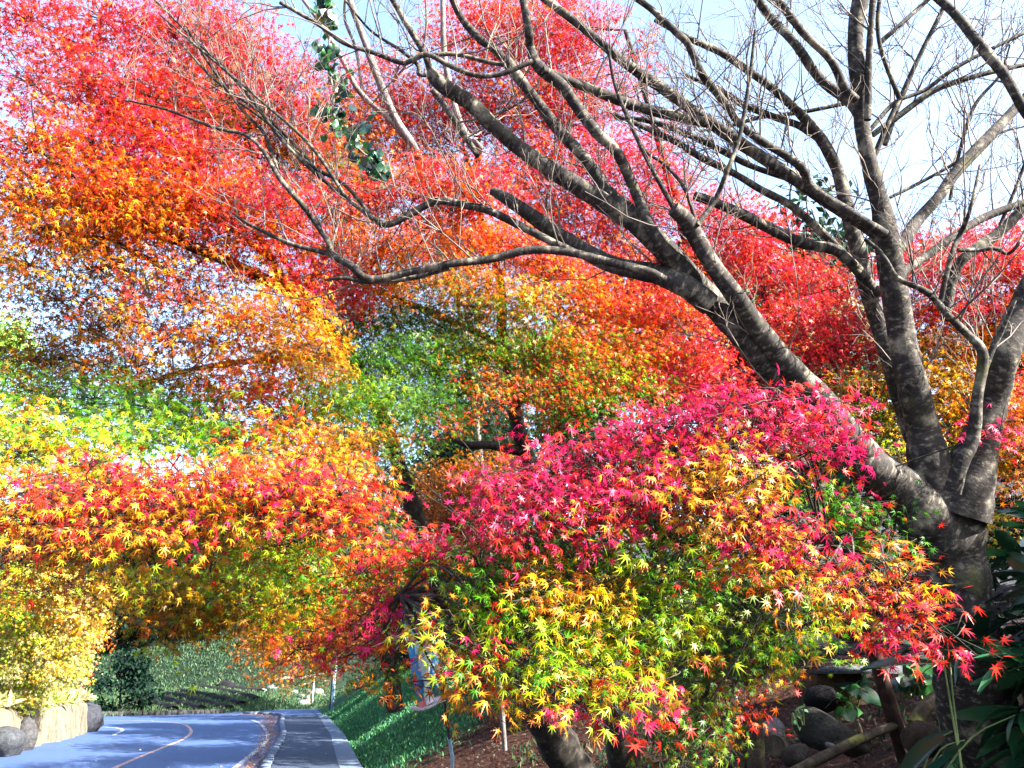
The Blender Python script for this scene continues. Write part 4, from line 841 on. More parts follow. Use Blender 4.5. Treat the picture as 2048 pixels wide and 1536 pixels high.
# twigs grown from the limbs
tw = MB()
def grow(p, d, L, r, depth, out):
    n = 5 if L > .25 else 4
    P = [p]; dd = d.copy()
    for i in range(n):
        dd = norm(dd + rng.normal(0, .17, 3) + np.array((0, 0, .07)))
        P.append(P[-1] + dd * L / n)
    P = np.array(P)
    tube(out, P, np.linspace(r, max(.0009, r * .35), n + 1), 5 if r > .004 else 4, cap=False)
    if depth > 0:
        for k in range(rng.integers(2, 5)):
            i = rng.integers(1, n + 1)
            a = norm(np.cross(dd, rng.normal(0, 1, 3)))
            grow(P[i], norm(dd * rng.uniform(.5, 1.1) + a * rng.uniform(.35, .9) + np.array((0, 0, .15))), L * rng.uniform(.35, .65), r * .6, depth - 1, out)
for P, R in CH:
    L = np.concatenate([[0], np.cumsum(np.linalg.norm(np.diff(P, axis=0), axis=1))])
    thin = R.mean() < .022
    for k in range(int(L[-1] * (9.0 if thin else 6.0))):
        s = rng.uniform(.15, 1) * L[-1]; i = min(len(P) - 2, int(np.searchsorted(L, s)))
        if P[i][2] < 2.9: continue
        t = norm(P[i + 1] - P[i]); a = norm(np.cross(t, rng.normal(0, 1, 3)))
        if a[2] < 0 and rng.uniform() < .6: a = -a
        grow(P[i], norm(t * rng.uniform(.2, 1.0) + a * rng.uniform(.4, 1.0) + np.array((0, 0, .2))), rng.uniform(.22, .75), min(R[i] * .45, rng.uniform(.0034, .0064)), 2, tw)
tag(tw.build('twigs', M_TWIG, cherry, True), kind='stuff')

# grey bare saplings between the maples
sap = thing('sapling_tree', 'slim grey leafless sapling rising behind the ivy', 'tree', ground_at(*(at(1010, 1500, 9.0)[:2])))
mb = MB()
for pts, d in [([(1010, 1500, 9), (960, 900, 9), (900, 520, 8), (850, 370, 8), (833, 305, 8), (790, 235, 8), (750, 140, 8), (725, 70, 7), (695, -10, 7)], 6.8),
               ([(850, 340, 7), (830, 300, 7), (780, 240, 6), (720, 185, 6), (690, 130, 5), (650, 60, 5), (600, -10, 4)], 6.8),
               ([(900, 500, 7), (955, 320, 7), (938, 280, 7), (915, 230, 6), (890, 120, 6), (885, -10, 5)], 6.9),
               ([(725, 190, 3), (712, 100, 3), (690, 40, 3), (690, -10, 2)], 6.8)]:
    dv = lambda v: d + 5.0 * float(sstep(320, 480, v))
    P, R = smooth_path([at(u, v, dv(v)) for u, v, r in pts], [r * d / F_PX for u, v, r in pts], 5)
    tube(mb, P, R, 8, rough=.03)
mb.build('trunk', M_PALE, sap, True)

# climbing vine with glossy leaves
vine = thing('climbing_vine', 'strand of dark green ivy hanging beside the grey sapling', 'vine', at(800, 390, 5.4))
vp = [(648, -10), (660, 60), (655, 120), (668, 190), (665, 225), (690, 260), (720, 300), (745, 320), (760, 345)]
P, R = smooth_path([at(u, v, 5.4) for u, v in vp], np.full(len(vp), .007), 6)
mb = MB(); tube(mb, P, R, 6); mb.build('stem', M_TWIG, vine, True)
k = rng.integers(0, len(P), 130); nl = len(k)
pos = P[k] + rng.normal(0, .045, (nl, 3)) + np.outer(rng.normal(0, .03, nl), RGT)
cc = np.array([(.008, .045, .022), (.012, .07, .022), (.006, .03, .026), (.016, .09, .018)])[rng.integers(0, 4, nl)]
mb = MB(); put_leaves(mb, pos, norm(rng.normal(0, .6, (nl, 3)) + np.array((0, 0, -1.))), norm(norm(CAM - pos) + rng.normal(0, .6, (nl, 3))), rng.uniform(.05, .085, nl), cc, cc, ROUND)
mb.build('leaves', M_GLOSS, vine)

# ------------------------------------------------------------------ left: stone wall and boulders
wp = resamp(WALL[1:], 160)
L_ = np.concatenate([[0], np.cumsum(np.linalg.norm(np.diff(wp, axis=0), axis=1))])
rows = 16; mb = MB()
nrm2 = off(wp, 1.0) - wp
VV = []
for j in range(rows):
    f = j / (rows - 1); z = f * 1.06
    pr = np.c_[L_ * 1.0, np.full(160, z * 1.6)]
    groove = vnoise(np.c_[L_, np.full(160, z * .15)], 4.0, 31, 2) * .07 + vnoise(pr, 1.5, 32, 3) * .11
    back = .22 * f + (0.10 if f > .93 else 0)
    endd = sstep(L_[-1] - .5, L_[-1], L_) * .25
    o = wp + nrm2 * (groove - back - endd)[:, None]
    zz = z + .07 * vnoise(np.c_[L_, np.zeros(160)], 1.3, 33) * f + (-.03 if j == 0 else 0)
    VV.append(np.c_[o, zz])
for back in (.5, .8):
    VV.append(np.c_[wp - nrm2 * back, np.full(160, 1.08 if back < .6 else -.1)])
V = np.concatenate(VV); i = np.arange(len(VV) - 1)[:, None] * 160; j = np.arange(159)[None, :]
mb.add(V, np.stack([i + j, i + j + 1, i + 160 + j + 1, i + 160 + j], -1).reshape(-1, 4))
nR = len(VV); mb.add(np.array([VV[k][-1] for k in range(nR)]), [tuple(range(nR))])
m, nt, out = new_mat('wall_stone')
g = N(nt, 'ShaderNodeNewGeometry')
mp = N(nt, 'ShaderNodeMapping'); mp.inputs['Scale'].default_value = (3.2, 3.2, .35); nt.links.new(g.outputs['Position'], mp.inputs[0])
st = noise(nt, 1.4, 6, .7, mp.outputs[0]); n2 = noise(nt, 9, 6, .7)
c = mixc(nt, .5, ramp(nt, st, [(.36, (.018, .016, .013)), (.5, (.10, .088, .062)), (.7, (.17, .15, .11))]), ramp(nt, n2, [(.3, (.03, .025, .018)), (.6, (.14, .12, .085))]))
surf(nt, out, c, .9, .2, n2, .6, .03)
M_WALL = m
tag(mb.build('stone_wall', M_WALL, smooth=True), 'low sunlit pale stone retaining wall with dark streaks at the left road edge', 'wall')
M_ROCK = col_mat('rock', .9, .2, 9, .2, 1.0, 1.0, .06)
def boulder(c, s, seed, col, label, group=None, name='boulder', cat='rock', rot=0):
    mb = MB(); rock(mb, (0, 0, 0), s, seed, col)
    o = mb.build(name, M_ROCK, loc=(0, 0, 0)); o.location = tuple(c); o.rotation_euler[2] = rot
    return tag(o, label, cat, group)
boulder((-15.0, 30.6, .45), (.55, .9, .62), 3, (.06, .065, .085), 'dark shaded boulder at the far end of the stone wall')
boulder((gp(6, 1512)[0], gp(6, 1512)[1], .2), (.5, .6, .42), 5, (.10, .11, .13), 'dark rounded rock against the foot of the stone wall')
boulder((gp(52, 1500)[0] - .1, gp(52, 1500)[1], .22), (.34, .3, .5), 8, (.11, .11, .12), 'narrow dark rock leaning on the pale stone wall')
# dry grass and weeds hanging over the wall top
n = 9000
s = rng.uniform(0, 1, n); q = np.stack([np.interp(s * L_[-1], L_, wp[:, 0]), np.interp(s * L_[-1], L_, wp[:, 1])], -1)
q = q - np.stack([np.interp(s * L_[-1], L_, nrm2[:, 0]), np.interp(s * L_[-1], L_, nrm2[:, 1])], -1) * rng.uniform(.2, 2.6, n)[:, None]
z = np.maximum(H(q[:, 0], q[:, 1]), 1.0)
cc = np.array([(.38, .33, .16), (.28, .30, .08), (.4, .34, .15), (.2, .25, .06)])[rng.integers(0, 4, n)] * np.exp(rng.normal(0, .2, (n, 1)))
mb = MB(); put_leaves(mb, np.c_[q, z + .05], norm(rng.normal(0, .45, (n, 3)) + np.array((.25, -.1, .7))), norm(rng.normal(0, .6, (n, 3)) + SUN), rng.uniform(.12, .4, n), cc, cc, LANCE)
tag(mb.build('wall_grass', M_LEAF), 'sunlit dry grass and weeds along the top of the stone wall', 'grass', kind='stuff')

# ------------------------------------------------------------------ far field: crop rows, stones, posts, cone
M_SOIL = col_mat('soil', .95, .1, 12, .5, 1.5, .8, .04)
rows_ = [((446, 1370), (521, 1387), 'uppermost dark crop row, nearest the dry grass bank'), ((409, 1378), (516, 1403), 'second crop row from the top of the field'), ((360, 1387), (484, 1413), 'long crop row in the middle of the field, third from the top'),
         ((334, 1394), (457, 1422), 'fourth crop row from the top of the field'), ((300, 1400), (401, 1423), 'fifth crop row, short of the road edge'), ((277, 1406), (345, 1424), 'lowest and shortest crop row of the field')]
for a, b, lab in rows_:
    A = hit(*a); B = hit(*b); root = thing('crop_row', lab, 'crop row', A, 'dark crop rows across the road')
    mb = MB(); n = 26; d = (B - A); d[2] = 0; Lr = np.linalg.norm(d); d /= Lr; sd = np.array((-d[1], d[0], 0))
    VV = []
    for k in range(n + 1):
        p = A + (B - A) * k / n; p[2] = float(H(p[0], p[1]))
        for off_, z in ((-.42, -.03), (-.30, .26), (0, .34), (.30, .26), (.42, -.03)):
            VV.append(p + sd * off_ + np.array((0, 0, z)) + rng.normal(0, .012, 3))
    F = [(k * 5 + j, k * 5 + j + 1, k * 5 + 5 + j + 1, k * 5 + 5 + j) for k in range(n) for j in range(4)]
    mb.add(VV, F + [tuple(range(5)), tuple(range(n * 5 + 4, n * 5 - 1, -1))], (.016, .015, .02))
    mb.build('ridge', M_SOIL, root)
    k = int(Lr * 26); f = rng.uniform(0, 1, k); pos = A + (B - A) * f[:, None] + np.outer(rng.choice([-.5, .5], k) + rng.normal(0, .06, k), sd)
    pos[:, 2] = H(pos[:, 0], pos[:, 1])
    cc = np.array([(.07, .13, .06), (.05, .10, .06), (.12, .15, .07)])[rng.integers(0, 3, k)]
    mb = MB(); put_leaves(mb, pos, norm(rng.normal(0, .4, (k, 3)) + np.array((0, 0, 1.))), norm(rng.normal(0, 1, (k, 3))), rng.uniform(.14, .3, k), cc, cc, LANCE)
    tag(mb.build('plants', M_LEAF_DARK, root), kind='stuff')
mb = MB()
A = gp(166, 1434); B = gp(446, 1427)
for k in range(24):
    p = A + (B - A) * (k + .5) / 24
    box(mb, (p[0], p[1] + .25, .05), (np.linalg.norm(B - A) / 24 - .03, .3, .34), math.atan2(B[1] - A[1], B[0] - A[0]), (.05, .05, .05), jit=.02)
tag(mb.build('field_edging', M_SOIL), 'low dark stone edging between the far road side and the field', 'edging')

for i, (u, v, s, col, lab) in enumerate([
        (588, 1388, .42, (.28, .32, .32), 'pale flat stone at the left end of the stone heap by the cone'), (602, 1395, .36, (.22, .26, .27), 'grey stone low in the stone heap, left of the cone'), (617, 1387, .40, (.16, .18, .2), 'dark stone in the stone heap above the traffic cone'),
        (636, 1390, .42, (.3, .3, .29), 'stone right behind the white marker pole'), (635, 1387, .62, (.26, .3, .36), 'large rounded blue-grey stone right of the white marker pole'), (606, 1411, .5, (.42, .45, .42), 'pale stone lying left of the traffic cone'),
        (612, 1401, .34, (.14, .17, .19), 'dark stone just above the pale stone beside the cone'), (596, 1401, .30, (.12, .15, .16), 'small dark stone under the left end of the heap'), (646, 1393, .34, (.2, .2, .2), 'stone at the right end of the heap'), (543, 1381, .5, (.20, .24, .26), 'grey stone at the end of the uppermost crop row'), (526, 1384, .36, (.4, .45, .42), 'small pale stone at the end of the uppermost crop row')]):
    p = hit(u, v); boulder(p + np.array((0, 0, s * .2)), (s, s * .8, s * .6), 100 + i, col, lab, 'stones of the heap beyond the path', 'stone', 'stone', rng.uniform(0, 6))
# logs on the grass
for i, (a, b, r, lab) in enumerate([((548, 1363), (585, 1359), .12, 'dark log lying along the top of the grass bank'), ((598, 1360), (650, 1350), .10, 'pair of thin dark poles end on the bank, the longer log at right'), ((606, 1371), (655, 1363), .07, 'pale thin log across the grass behind the white pole')]):
    A = hit(*a); B = hit(*b); A[2] += r; B[2] += r
    mb = MB(); P, R = smooth_path([A, (A + B) / 2 + (0, 0, .04), B], [r, r, r * .8], 5); tube(mb, P, R, 8, (.5, .5, .5), .06)
    tag(mb.build('fallen_log', M_TWIG, smooth=True), ['dark log lying along the top of the grass bank', 'thin log behind the white pole, higher on the bank', 'pale thin log across the grass behind the white pole'][i], 'log')

M_CONE = col_mat('cone_plastic', .5, .4, 3, .95, 1.05, .05)
def lathe(mb, prof, c, seg=20, col=None):
    c = np.asarray(c, float); th = np.linspace(0, 2 * math.pi, seg, endpoint=False)
    V = []; K = []
    for (r, z, k) in prof:
        V.append(np.stack([c[0] + r * np.cos(th), c[1] + r * np.sin(th), np.full(seg, c[2] + z)], -1)); K += [k] * seg
    i = np.arange(len(prof) - 1)[:, None] * seg; j = np.arange(seg)[None]; j2 = (j + 1) % seg
    mb.add(np.concatenate(V), np.stack([i + j, i + j2, i + seg + j2, i + seg + j], -1).reshape(-1, 4), np.array(K))
cb = gp(615, 1415); cone = thing('traffic_cone', 'red and white striped traffic cone at the end of the path', 'traffic cone', cb)
r_, w_ = (.75, .05, .06), (.8, .8, .78)
prof = []
zs = [.03, .20, .20, .32, .32, .42, .42, .54, .54, .64, .64, .74, .74, .80]; cols = [r_, r_, w_, w_, r_, r_, w_, w_, r_, r_, w_, w_, r_, r_]
for z, k in zip(zs, cols): prof.append((.19 - .19 * z + .02, z, k))
prof.append((.0, .80, r_))
mb = MB(); lathe(mb, prof, cb); mb.build('body', M_CONE, cone, True)
mb = MB(); box(mb, cb + np.array((0, 0, .018)), (.48, .48, .035), .2, r_); mb.build('base', M_CONE, cone)
M_WPAINT = simple_mat('pole_paint', [(.3, (.62, .66, .70)), (.6, (.8, .82, .84))], 5, .5, .4)
M_STEEL = simple_mat('galvanised_steel', [(.3, (.16, .26, .36)), (.7, (.28, .40, .50))], 8, .45, .5, metal=.3)
M_DARKW = bark_mat('dark_wood', (.012, .01, .012), (.025, .02, .022), (.05, .045, .045), 6)
M_RED = simple_mat('red_band', [(.3, (.5, .03, .03)), (.7, (.6, .05, .04))], 5, .5)
def vpole(name, label, cat, base, parts):
    root = thing(name, label, cat, base)
    for pn, x, y, z0, z1, r, mt in parts:
        mb = MB(); lathe(mb, [(0, z0, (1, 1, 1)), (r, z0, (1, 1, 1)), (r, z1, (1, 1, 1)), (0, z1, (1, 1, 1))], np.asarray(base) + np.array((x, y, 0)), 14); mb.build(pn, mt, root)
    return root
b1 = gp(624, 1414)
vpole('marker_pole', 'thin plain white marker pole next to the traffic cone', 'marker pole', b1, [('base', 0, 0, -.05, .10, .07, M_STEEL), ('shaft', 0, 0, .10, 2.05, .045, M_WPAINT)])
b2 = gp(663, 1424); b2[2] = float(H(b2[0], b2[1]))
vpole('marker_post', 'steel marker post with a white upper sleeve, in front of a dark stake', 'marker post', b2, [('shaft', 0, 0, -.1, .82, .075, M_STEEL), ('sleeve', 0, 0, .82, 1.95, .062, M_WPAINT)])
mb = MB(); P = [b2 + np.array((-.12, .25, -.2)), b2 + np.array((-.10, .25, 1.0)), b2 + np.array((-.12, .25, 2.1))]; tube(mb, P, [.09, .085, .08], 10)
tag(mb.build('wooden_stake', M_DARKW, smooth=True), 'dark wooden stake right behind the steel marker post', 'stake')
b3 = hit(669, 1372); b3 = at(669, 1372, 42.0); 
gz = float(H(b3[0], b3[1]))
vpole('utility_pole', 'slender grey pole standing behind the steel marker post', 'pole', (b3[0], b3[1], gz), [('shaft', 0, 0, -.2, max(2.6, at(668, 1325, 42.0)[2] - gz + .3), .045, M_STEEL)])

# ------------------------------------------------------------------ banner on its pole
def cloth_mat():
    m, nt, out = new_mat('banner_cloth')
    a = N(nt, 'ShaderNodeAttribute', attribute_name='Col')
    p = N(nt, 'ShaderNodeBsdfPrincipled'); nt.links.new(a.outputs['Color'], p.inputs['Base Color']); p.inputs['Roughness'].default_value = .8
    t = N(nt, 'ShaderNodeBsdfTranslucent'); nt.links.new(a.outputs['Color'], t.inputs[0])
    mx = N(nt, 'ShaderNodeMixShader'); mx.inputs[0].default_value = .35
    nt.links.new(p.outputs[0], mx.inputs[1]); nt.links.new(t.outputs[0], mx.inputs[2]); nt.links.new(mx.outputs[0], out.inputs[0])
    return m
M_CLOTH = cloth_mat()
D = 9.0
bp = at(908, 1536, D); bp = np.array((bp[0], bp[1], float(H(bp[0], bp[1]))))
ban = thing('banner_flag', 'tall blue banner with white brush lettering on a thin pole, half hidden by leaves', 'banner', bp)
top = at(868, 1160, D)
pole_dir = at(888, 1392, D) - bp
mb = MB(); P = [bp - (0, 0, .3), at(905, 1515, D), at(899, 1478, D)]; tube(mb, P, [.021] * 3, 10); mb.build('lower_pole', M_STEEL, ban, True)
mb = MB(); P = [at(899, 1478, D), at(889, 1398, D), at(876, 1280, D), top + (0, 0, .06)]; tube(mb, P, [.017] * 4, 10); mb.build('upper_pole', M_DARKW, ban, True)
mb = MB(); tube(mb, [top, at(795, 1192, D)], [.009, .008], 8); mb.build('crossbar', M_WPAINT, ban, True)
def flag_grid(mb, u0, u1, v0, v1, colf, push, nu=26, nv=80):
    V = []; K = []
    for j in range(nv):
        t = j / (nv - 1); v = v0 + (v1 - v0) * t
        for i in range(nu):
            s = i / (nu - 1)
            ul = 796 + 42 * t; ur = 866 + 22 * t
            ss = u0 + (u1 - u0) * s
            u = ul + (ur - ul) * ss
            sag = 22 * t * (1 - ss) ** 1.5 - 10 * (1 - t) * ss
            d = D + .09 * math.sin(5.5 * ss + 3 * t) * (1 - .6 * ss) + push + .05 * math.sin(9 * t + 2 * ss)
            V.append(at(u, v + sag, d)); K.append(colf(ss, t))
    F = [(j * nu + i, j * nu + i + 1, (j + 1) * nu + i + 1, (j + 1) * nu + i) for j in range(nv - 1) for i in range(nu - 1)]
    mb.add(V, F, np.array(K))
def cloth_col(s, t):
    blue = np.array((.03, .19, .38)); teal = np.array((.012, .11, .10)); navy = np.array((.006, .04, .10))
    k = sstep(.80, .90, t); c = blue * (1 - k) + teal * k
    k2 = sstep(.76, .80, t) * (1 - sstep(.83, .87, t)); c = c * (1 - k2) + navy * k2
    w = .10 + .13 * math.sin(7 * t + .6) ** 2; cx = .52 + .10 * math.sin(5 * t + .4)
    white = (abs(s - cx) < w and .40 < t < .97) or ((.42 < t < .54) and .22 < s < .82) or (.66 < t < .69 and .2 < s < .8)
    if .94 < t and s < .30: return np.array((.55, .12, .10))
    if t > .965: return np.array((.62, .55, .66))
    return np.array((.42, .46, .40)) if white else c
mb = MB(); flag_grid(mb, 0, 1, 1190, 1398, cloth_col, 0); mb.build('cloth', M_CLOTH, ban, True)
mb = MB(); P, R = smooth_path([at(822, 1414, D - .05), at(838, 1418, D - .02), at(860, 1413, D), at(884, 1398, D)], [.020, .022, .020, .018], 5); tube(mb, P, R, 8, (.6, .55, .64)); mb.build('hem', M_CLOTH, ban, True)

# ------------------------------------------------------------------ lower right corner
M_RUST = simple_mat('rusty_wood', [(.3, (.012, .007, .006)), (.5, (.03, .016, .012)), (.7, (.06, .035, .025))], 16, .9, .2, .6, .01)
M_OLDW = bark_mat('weathered_wood', (.018, .014, .01), (.05, .04, .028), (.12, .10, .07), 5, .2)
def bar(name, label, cat, pts, d, mat, seg=12, group=None, rough=.03, root=True):
    P = [at(u, v, k) for (u, v, r), k in zip(pts, d)]; R = [r * k / F_PX for (u, v, r), k in zip(pts, d)]
    mb = MB(); tube(mb, P, R, seg, rough=rough)
    return tag(mb.build(name, mat, smooth=False), label, cat, group)
pp = [at(1700, 1130, 5.6), at(1718, 1200, 5.6), at(1756, 1330, 5.55), at(1800, 1480, 5.5), at(1812, 1520, 5.5)]
mb = MB(); P, R = smooth_path(pp, [.042, .044, .050, .056, .058], 5); tube(mb, P, R, 12, rough=.02)
tag(mb.build('prop_post', M_RUST, smooth=True), 'leaning dark brown prop post in front of the flat slab', 'post')
bar('wooden_stake', 'left one of two short sawn stakes, partly covered by red leaves', 'stake', [(1474, 1430, 17), (1480, 1490, 18), (1488, 1575, 19)], [5.2] * 3, M_OLDW, group='two sawn stakes')
bar('wooden_stake', 'right one of two short sawn stakes, with a bare flat top', 'stake', [(1508, 1424, 16), (1511, 1490, 17), (1514, 1575, 18)], [5.1] * 3, M_OLDW, group='two sawn stakes')
bar('timber_beam', 'thin weathered timber lying slantwise on the dark slope', 'timber', [(1570, 1552, 10), (1650, 1512, 10), (1720, 1478, 10), (1796, 1448, 8)], [4.9, 5.1, 5.3, 5.5], M_OLDW)
bar('timber_beam', 'thicker mossy timber half buried beside the cherry trunk', 'timber', [(1830, 1450, 16), (1850, 1415, 16), (1888, 1385, 15)], [5.3, 5.35, 5.4], M_OLDW)
bar('cut_log', 'short log end lying beside the two stakes', 'log', [(1550, 1492, 21), (1580, 1500, 20)], [5.3, 5.9], M_OLDW, 14)
# flat slab on a block
c = at(1690, 1340, 6.2); mb = MB()
box(mb, (0, 0, 0), (.62, .55, .05), .1, (.30, .32, .36), jit=.02)
o = mb.build('slate_slab', M_ROCK, loc=(0, 0, 0)); o.location = c; tag(o, 'flat grey slab resting on the brown stone block', 'slab')
c = at(1652, 1375, 6.2); mb = MB(); box(mb, (0, 0, 0), (.36, .42, .26), .1, (.17, .10, .05), jit=.02)
o = mb.build('stone_block', M_ROCK, loc=(0, 0, 0)); o.location = c; tag(o, 'brown stone block under the flat grey slab', 'block')
for i, (u, v, d, s, col, lab) in enumerate([(1640, 1460, 5.6, (.22, .2, .15), (.09, .09, .08), 'dark mossy rock below the brown stone block'), (1640, 1400, 5.9, (.10, .12, .10), (.012, .012, .015), 'small black rock just under the slab block'), (1545, 1462, 5.6, (.10, .1, .09), (.28, .26, .28), 'pale rock right beside the sawn stakes'), (1700, 1490, 5.4, (.16, .14, .07), (.07, .06, .05), 'flat dark rock behind the slanting timber'),
        (1590, 1510, 5.2, (.10, .1, .08), (.08, .07, .06), 'round brown rock below the log end'), (1660, 1490, 5.3, (.04, .03, .02), (.4, .38, .36), 'tiny pale stone on the dark slope'), (1850, 1475, 5.0, (.18, .16, .12), (.12, .08, .05), 'brown rock at the foot of the cherry trunk')]):
    p = at(u, v, d); boulder(p, s, 200 + i, col, lab, None, 'rock', 'rock', rng.uniform(0, 6))
# stone path further back
for i, (u, v, d, sx, lab) in enumerate([(1800, 1268, 10.5, 1.0, 'long grey kerb stone behind the leaning post'), (1640, 1290, 10.5, .7, 'grey kerb stone left of the leaning post, behind the leaves')]):
    c = at(u, v, d); mb = MB(); box(mb, (0, 0, 0), (sx * 1.6, .4, .2), .05, (.24, .28, .33), jit=.03)
    o = mb.build('kerb_stone', M_ROCK, loc=(0, 0, 0)); o.location = c; tag(o, lab, 'kerb stone')

def leaf_plant(name, label, cat, base, leaves, tmpl, cols, mat=M_GLOSS, stem=True, part='leaves'):
    """leaves: (position, direction, normal, size)"""
    root = thing(name, label, cat, base)
    mb = MB(); k = len(leaves)
    cc = np.array(cols)[rng.integers(0, len(cols), k)] * np.exp(rng.normal(0, .2, (k, 1)))
    put_leaves(mb, np.array([l[0] for l in leaves]), np.array([l[1] for l in leaves]), np.array([l[2] for l in leaves]), [l[3] for l in leaves], cc, cc, tmpl)
    mb.build(part, mat, root, True)
    mb = MB()
    for l in leaves:
        b = np.asarray(base) + rng.normal(0, .04, 3) * (1, 1, 0); P, R = smooth_path([b, (b + l[0]) / 2 + (0, 0, .06), l[0]], [.006, .005, .003], 3); tube(mb, P, R, 5, (.5, .6, .4), cap=False)
    if stem: mb.build('stems', M_STEM, root, True)
    return root
M_STEM = simple_mat('green_stem', [(.3, (.10, .14, .05)), (.7, (.2, .26, .1))], 8)
def fan(uv, d, size, tilt=.6):
    out = []
    for u, v, s in uv:
        p = at(u, v, d + rng.normal(0, .12)); toc = norm(CAM - p)
        out.append((p, norm(rng.normal(0, .5, 3) + np.array((0, -.3, -.35)) + RGT * rng.normal(0, .8)), norm(toc * tilt + np.array((0, 0, .9)) + rng.normal(0, .3, 3)), size * s))
    return out
HG = [(.012, .06, .012), (.01, .045, .012), (.02, .085, .018), (.02, .06, .035)]
leaf_plant('butterbur_plant', 'clump of round green leaves under the flat slab', 'plant', at(1690, 1440, 6.0), fan([(1672, 1395, 1.3), (1690, 1365, .8), (1720, 1360, .9), (1655, 1410, 1.1), (1700, 1400, 1.0), (1735, 1385, .8), (1715, 1375, .7), (1745, 1365, .7), (1690, 1415, .9), (1752, 1400, .7)], 5.9, .18), ROUND, HG)
leaf_plant('butterbur_plant', 'clump of round green leaves between the post and the cherry trunk', 'plant', at(1820, 1400, 6.1), fan([(1800, 1345, .8), (1825, 1335, .9), (1845, 1335, 1.0), (1860, 1350, .9), (1810, 1360, .8), (1835, 1365, .8), (1855, 1370, .8), (1790, 1370, .7), (1870, 1330, .7), (1815, 1325, .7)], 6.1, .19), ROUND, HG)
leaf_plant('seedling_plant', 'tiny pale green seedling on the dark slope left of the mossy rock', 'plant', at(1597, 1450, 5.5), fan([(1592, 1428, 1.2), (1603, 1420, 1.0), (1610, 1412, .7), (1596, 1438, .9), (1590, 1440, .5)], 5.5, .11, 1.2), LANCE, [(.2, .4, .15), (.15, .35, .12)])
leaf_plant('seedling_plant', 'small round-leaved sprig at the foot of the cherry trunk', 'plant', at(1905, 1545, 4.3), fan([(1900, 1505, 1), (1912, 1512, 1.2), (1905, 1525, 1.1), (1893, 1530, 1.), (1918, 1528, .9), (1908, 1540, 1)], 4.2, .06, 1.2), ROUND, [(.03, .12, .06)])
def longleaf(a, b, d, w=1.0):
    A = at(*a, d); B = at(*b, d); v = B - A
    return (A, norm(v), norm(norm(CAM - A) * .35 + np.array((0, 0, 1.0))), np.linalg.norm(v))
DKL = [(.008, .04, .025), (.012, .05, .03), (.01, .045, .02)]
leaf_plant('loquat_seedling', 'two long dark leaves reaching across the leaning post', 'plant', at(1925, 1560, 3.9), [longleaf((1900, 1325), (1725, 1303), 3.9), longleaf((1885, 1310), (1755, 1250), 3.9)], LANCE, DKL)
leaf_plant('broadleaf_plant', 'long dark striped leaves low in front of the cherry trunk', 'plant', at(1850, 1570, 4.0), [longleaf((1905, 1462), (1760, 1528), 4.0), longleaf((1915, 1500), (1820, 1560), 3.9), longleaf((1930, 1480), (1860, 1530), 3.9), longleaf((2030, 1430), (2000, 1480), 3.9)], LANCE, DKL)
# loquat bush at the right edge
def loquat(name, label, cen, rad, n, seed, base):
    g = np.random.default_rng(seed); root = thing(name, label, 'bush', base); lf = MB(); w = MB()
    cen = np.asarray(cen, float)
    for i in range(n):
        q = norm(g.normal(0, 1, 3)) * g.uniform(.35, 1.0); c = cen + q * rad
        Q, S = smooth_path([np.asarray(base) + g.normal(0, .05, 3), (np.asarray(base) + c) / 2 + g.normal(0, .1, 3), c], [.022, .014, .006], 4); tube(w, Q, S, 6, cap=False)
        k = 9; az = g.uniform(0, 6.28) + np.arange(k) * 2.4
        dirs = norm(np.stack([np.cos(az), np.sin(az), g.uniform(-.5, .6, k)], -1) + q * .5)
        col = np.array([(.012, .05, .02), (.015, .065, .025), (.02, .08, .03), (.008, .04, .022)])[g.integers(0, 4, k)]
        put_leaves(lf, c + dirs * .03, dirs, norm(np.array((0, 0, 1.)) + g.normal(0, .35, (k, 3))), g.uniform(.2, .34, k), col, col, LANCE)
    w.build('stems', M_MAPLE, root, True); lf.build('leaves', M_GLOSS, root, True)
loquat('loquat_bush', 'dark glossy long-leaved bush at the right edge beside the cherry trunk', (3.45, 4.35, 1.55), (1.15, .85, .95), 260, 5, (3.9, 4.5, 1.0))
loquat('loquat_bush', 'dark glossy bush added unseen just right of the view to shade the cherry trunk', (6.0, 3.6, 2.4), (1.2, 1.1, 1.9), 150, 6, (5.9, 3.8, 1.2))  # second bush is out of view, added for its shade on the trunk

for i, (x, y, h, r, lab) in enumerate([(8.0, 2.7, 5.3, 1.6, 'dense evergreen shrub added for shade right of the view, nearest the camera'), (8.3, 5.6, 4.8, 1.7, 'dense evergreen shrub added for shade right of the view, level with the cherry tree'), (8.6, 8.4, 3.8, 1.6, 'dense evergreen shrub added for shade right of the view, level with the crimson maple')]):
    leafy_tree('added_shade_shrub', lab, 'unseen evergreen shrubs added to shade the bank', ground_at(x, y), h, r, 5000, DKG, .2, .07, 40, .02, 'shrub', seed=90 + i)  # unseen shrubs added to keep sun off the bank and cherry trunk

